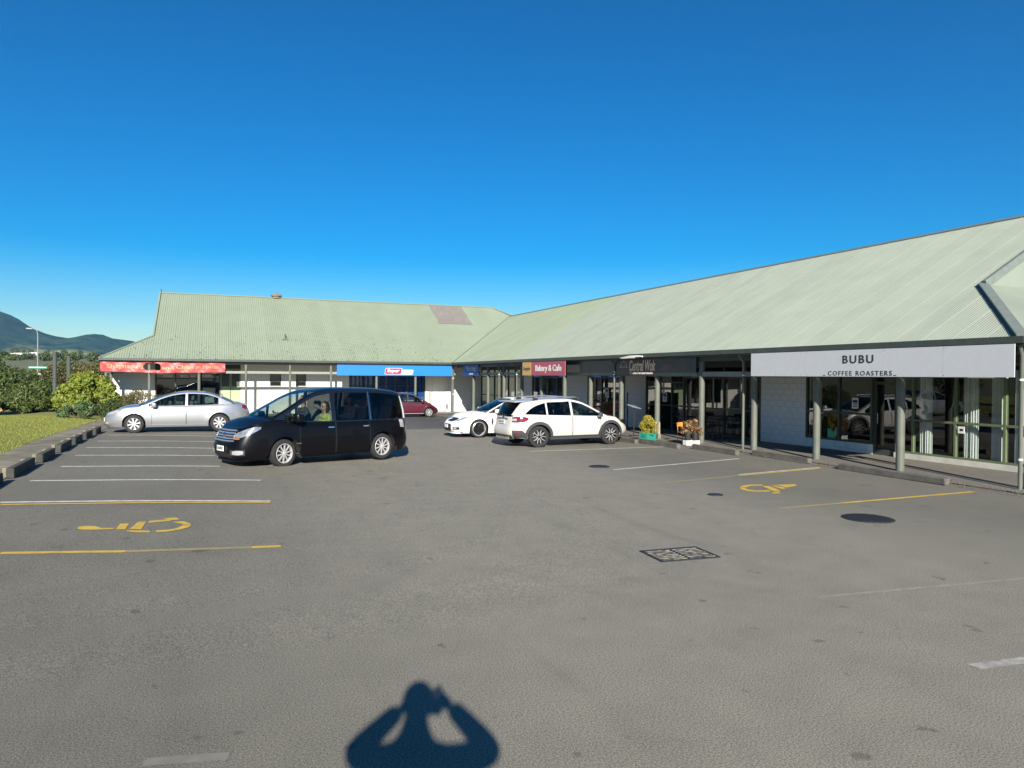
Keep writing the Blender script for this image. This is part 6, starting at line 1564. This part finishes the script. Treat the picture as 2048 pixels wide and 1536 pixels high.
def seated(label, loc_parent, x, y, z, top, hair, glasses, long_hair=True, arms=((.40, .10, .34), (.36, -.20, .34))):
    """person on a car seat; x forward in the car, z = seat top"""
    o = empty('person', (0, 0, 0)); tag(o, label, 'person')
    o.matrix_world = loc_parent.matrix_basis @ Matrix.Translation((x, y, z)); o.scale = (1, 1, 1)
    J = [(0, 0, .09, (.14, .17)), (-.03, 0, .26, (.12, .15)), (-.06, 0, .42, (.12, .17)), (-.07, 0, .50, (.08, .13)), (-.06, 0, .56, .052), (-.05, 0, .60, .05)]
    E = [(0, 1), (1, 2), (2, 3), (3, 4), (4, 5)]
    for sd, hx in ((1, arms[0]), (-1, arms[1])):
        a = len(J); J += [(-.07, .17 * sd, .47, .062), (.03, .235 * sd, .25, .046), (hx[0] - .08, hx[1], hx[2], .032)]; E += [(3, a), (a, a + 1), (a + 1, a + 2)]
        b = len(J); J += [(.10, .10 * sd, .085, .085), (.46, .11 * sd, .10, .065), (.52, .11 * sd, -.28, .048)]; E += [(0, b), (b, b + 1), (b + 1, b + 2)]
    mesh_obj('body', skinned(J, E), top, o)
    for sd, hx in ((1, arms[0]), (-1, arms[1])):
        hj, he = hand((hx[0] - .08, hx[1], hx[2]), (1, -.15 * sd, .15), (0, 0, 1), sd, 1.1); mesh_obj('hand', skinned(hj, he, 0, 1), M_skin, o)
    h = mesh_obj('head', head_mesh(), M_skin, o); h.location = (-.045, 0, .585)
    MB().tube([(-.045, 0, .54), (-.045, 0, .64)], .05, 12).build('neck', M_skin, o, 60)
    bm = bmesh.new(); bmesh.ops.create_uvsphere(bm, u_segments=28, v_segments=20, radius=1)
    for v in bm.verts:
        X, Y, Z = v.co
        v.co = (X * .108 - .004, Y * .090, Z * .128 + .155)
        if X > .30 and Z < .62: v.co.x = .03 + .01 * Z
        if long_hair and Z < 0 and X < .3: v.co.z -= .16 * (-Z); v.co.y *= 1.08
        elif not long_hair and Z < -.1: v.co.x *= .6; v.co.z = max(v.co.z, .13)
    me = bpy.data.meshes.new('hair'); bm.to_mesh(me); bm.free(); me.shade_smooth(); ho = mesh_obj('hair', me, hair, h)
    for sd in (1, -1):
        if glasses:
            MB().lathe([(.001, .004), (.026, .003), (.028, 0)], 16, T(.100, .034 * sd, .152) @ Matrix.Rotation(R(90), 4, 'Y')).build('sunglass_lens', M_ink, h); MB().box(-.0, .100, .075 * sd - .003, .075 * sd + .003, .150, .158).build('sunglass_arm', M_ink, h)
        else: MB().lathe([(.001, .003), (.011, .002), (.012, 0)], 12, T(.096, .032 * sd, .152) @ Matrix.Rotation(R(90), 4, 'Y')).build('eye', M_ink, h)
    MB().box(.088, .092, -.024, .024, .083, .089).build('mouth', mat('lips', (.30, .09, .08), .5), h)
    return o
bpy.context.view_layer.update()
seated('woman in sunglasses and lime top at the front window of the black people carrier', VAN.o, .08, .36, .66, M_lime, M_hair, True, True, ((.30, .12, .14), (.28, -.1, .14)))
seated('driver in a dark top behind the windscreen of the black people carrier', VAN.o, .32, -.36, .80, mat('dark_top', (.05, .055, .07), .8), M_hair, False, False, ((.50, -.20, .40), (.50, -.52, .40)))
seated('passenger in a pale top behind the tinted middle window of the black people carrier', VAN.o, -.66, .36, .82, mat('pale_top', (.4, .34, .3), .8), mat('hair_brown', (.06, .035, .02), .6), False)

# the photographer: stands on the low wall behind the camera and throws the shadow in the foreground
def photographer():
    fw = Vector((_S, _C, 0)); rt = Vector((_C, -_S, 0))
    o = empty('person', (0, 0, 0)); tag(o, 'photographer holding a phone up with both hands, seen as a shadow on the asphalt', 'person')
    hz = CAM_H - .035
    def W(x, y, z): p = rt * x + fw * y; return (p.x, p.y, z + hz)
    hx = -.10; by = -.46; feet = -1.36
    J = [W(hx, by, -.56) + ((.16, .12),), W(hx, by - .01, -.38) + ((.15, .11),), W(hx, by - .02, -.20) + ((.17, .11),), W(hx, by - .02, -.09) + ((.17, .09),), W(hx, by, .0) + (.092,), W(hx, by + .03, .10) + (.084,), W(hx, by + .05, .20) + (.08,)]
    E = [(0, 1), (1, 2), (2, 3), (3, 4), (4, 5), (5, 6)]
    for sd, el, wr in ((-1, (-.49, -.24, -.19), (-.24, -.12, .03)), (1, (.365, -.24, -.17), (.095, -.11, .05))):
        a = len(J); J += [W(hx + .195 * sd, by - .01, -.125) + (.092,), W(*el) + (.086,), W(el[0] * .5 + wr[0] * .5, el[1] * .5 + wr[1] * .5, el[2] * .5 + wr[2] * .5 + .0) + (.076,), W(*wr) + (.062,)]
        E += [(3, a), (a, a + 1), (a + 1, a + 2), (a + 2, a + 3)]
        b = len(J); J += [W(hx + .10 * sd, by, -.64) + (.095,), W(hx + .12 * sd, by + .03, feet + .47) + (.065,), W(hx + .13 * sd, by, feet + .10) + (.048,), W(hx + .14 * sd, by + .02, feet + .045) + (.045,), W(hx + .15 * sd, by + .17, feet + .035) + (.04,)]
        E += [(0, b), (b, b + 1), (b + 1, b + 2), (b + 2, b + 3), (b + 3, b + 4)]
    mesh_obj('body', skinned(J, E), mat('dark_jacket', (.05, .055, .065), .8), o)
    for sd, wr in ((-1, (-.24, -.12, .03)), (1, (.095, -.11, .05))):
        p = W(*wr); d = rt * (-.8 * sd) + Vector((0, 0, .6)) + fw * .1; p = tuple(Vector(p) - d.normalized() * .02)
        hj, he = hand(p, d, fw * -1, sd, 1.25, 1.4, 1.9); mesh_obj('hand', skinned(hj, he, 0, 1), M_skin, o)
    h = mesh_obj('head', head_mesh(), M_skin, o); h.location = W(hx, by + .06, .05); h.rotation_euler = (0, R(8), math.atan2(fw.y, fw.x)); h.scale = (1.12, 1.25, 1.04)
    bm = bmesh.new(); bmesh.ops.create_uvsphere(bm, u_segments=24, v_segments=16, radius=1)
    for v in bm.verts:
        X, Y, Z = v.co; v.co = (X * .106 - .006, Y * .088, Z * .126 + .155)
        if X > .3 and Z < .6: v.co.x = .03
        if Z < -.1: v.co.z = max(v.co.z, .13)
    me = bpy.data.meshes.new('hair'); bm.to_mesh(me); bm.free(); me.shade_smooth(); mesh_obj('hair', me, M_hair, h)
    ph = empty('phone', W(-.055, -.05, .0), math.atan2(fw.y, fw.x)); tag(ph, 'phone held sideways by the photographer', 'phone')
    MB().box(-.006, .006, -.085, .085, -.045, .045, .004).build('case', M_ink, ph); MB().box(-.0075, -.0063, -.075, .075, -.034, .034).build('screen', M_lensD, ph)
    wall = empty('retaining_wall', (*(fw * -1.4)[:2], 0), math.atan2(fw.y, fw.x)); tag(wall, 'low concrete wall the photographer stands on, behind the camera', 'wall')
    top = hz + feet
    MB().box(-1.0, 1.22, -4, 4, -.1, top - .08).build('wall_body', M_conc, wall); MB().box(-1.05, 1.27, -4.05, 4.05, top - .08, top, .01).build('coping', M_conc, wall)
photographer()

# ------------------------------------------------------------------ air between the camera and the hills
hz_ = MB().box(-9600, 9200, -4200, 8600, -30, 640).build('haze', None)
mh = bpy.data.materials.new('haze'); mh.use_nodes = True; mh.node_tree.nodes.clear()
_o = mh.node_tree.nodes.new('ShaderNodeOutputMaterial'); _v = mh.node_tree.nodes.new('ShaderNodeVolumePrincipled')
_v.inputs['Density'].default_value = .00006; _v.inputs['Color'].default_value = (.32, .62, 1, 1); _v.inputs['Anisotropy'].default_value = .2
mh.node_tree.links.new(_v.outputs[0], _o.inputs['Volume']); hz_.data.materials.clear(); hz_.data.materials.append(mh); hz_['kind'] = 'stuff'
hz_['label'] = 'thin blue haze in front of the distant hills'; hz_['category'] = 'haze'
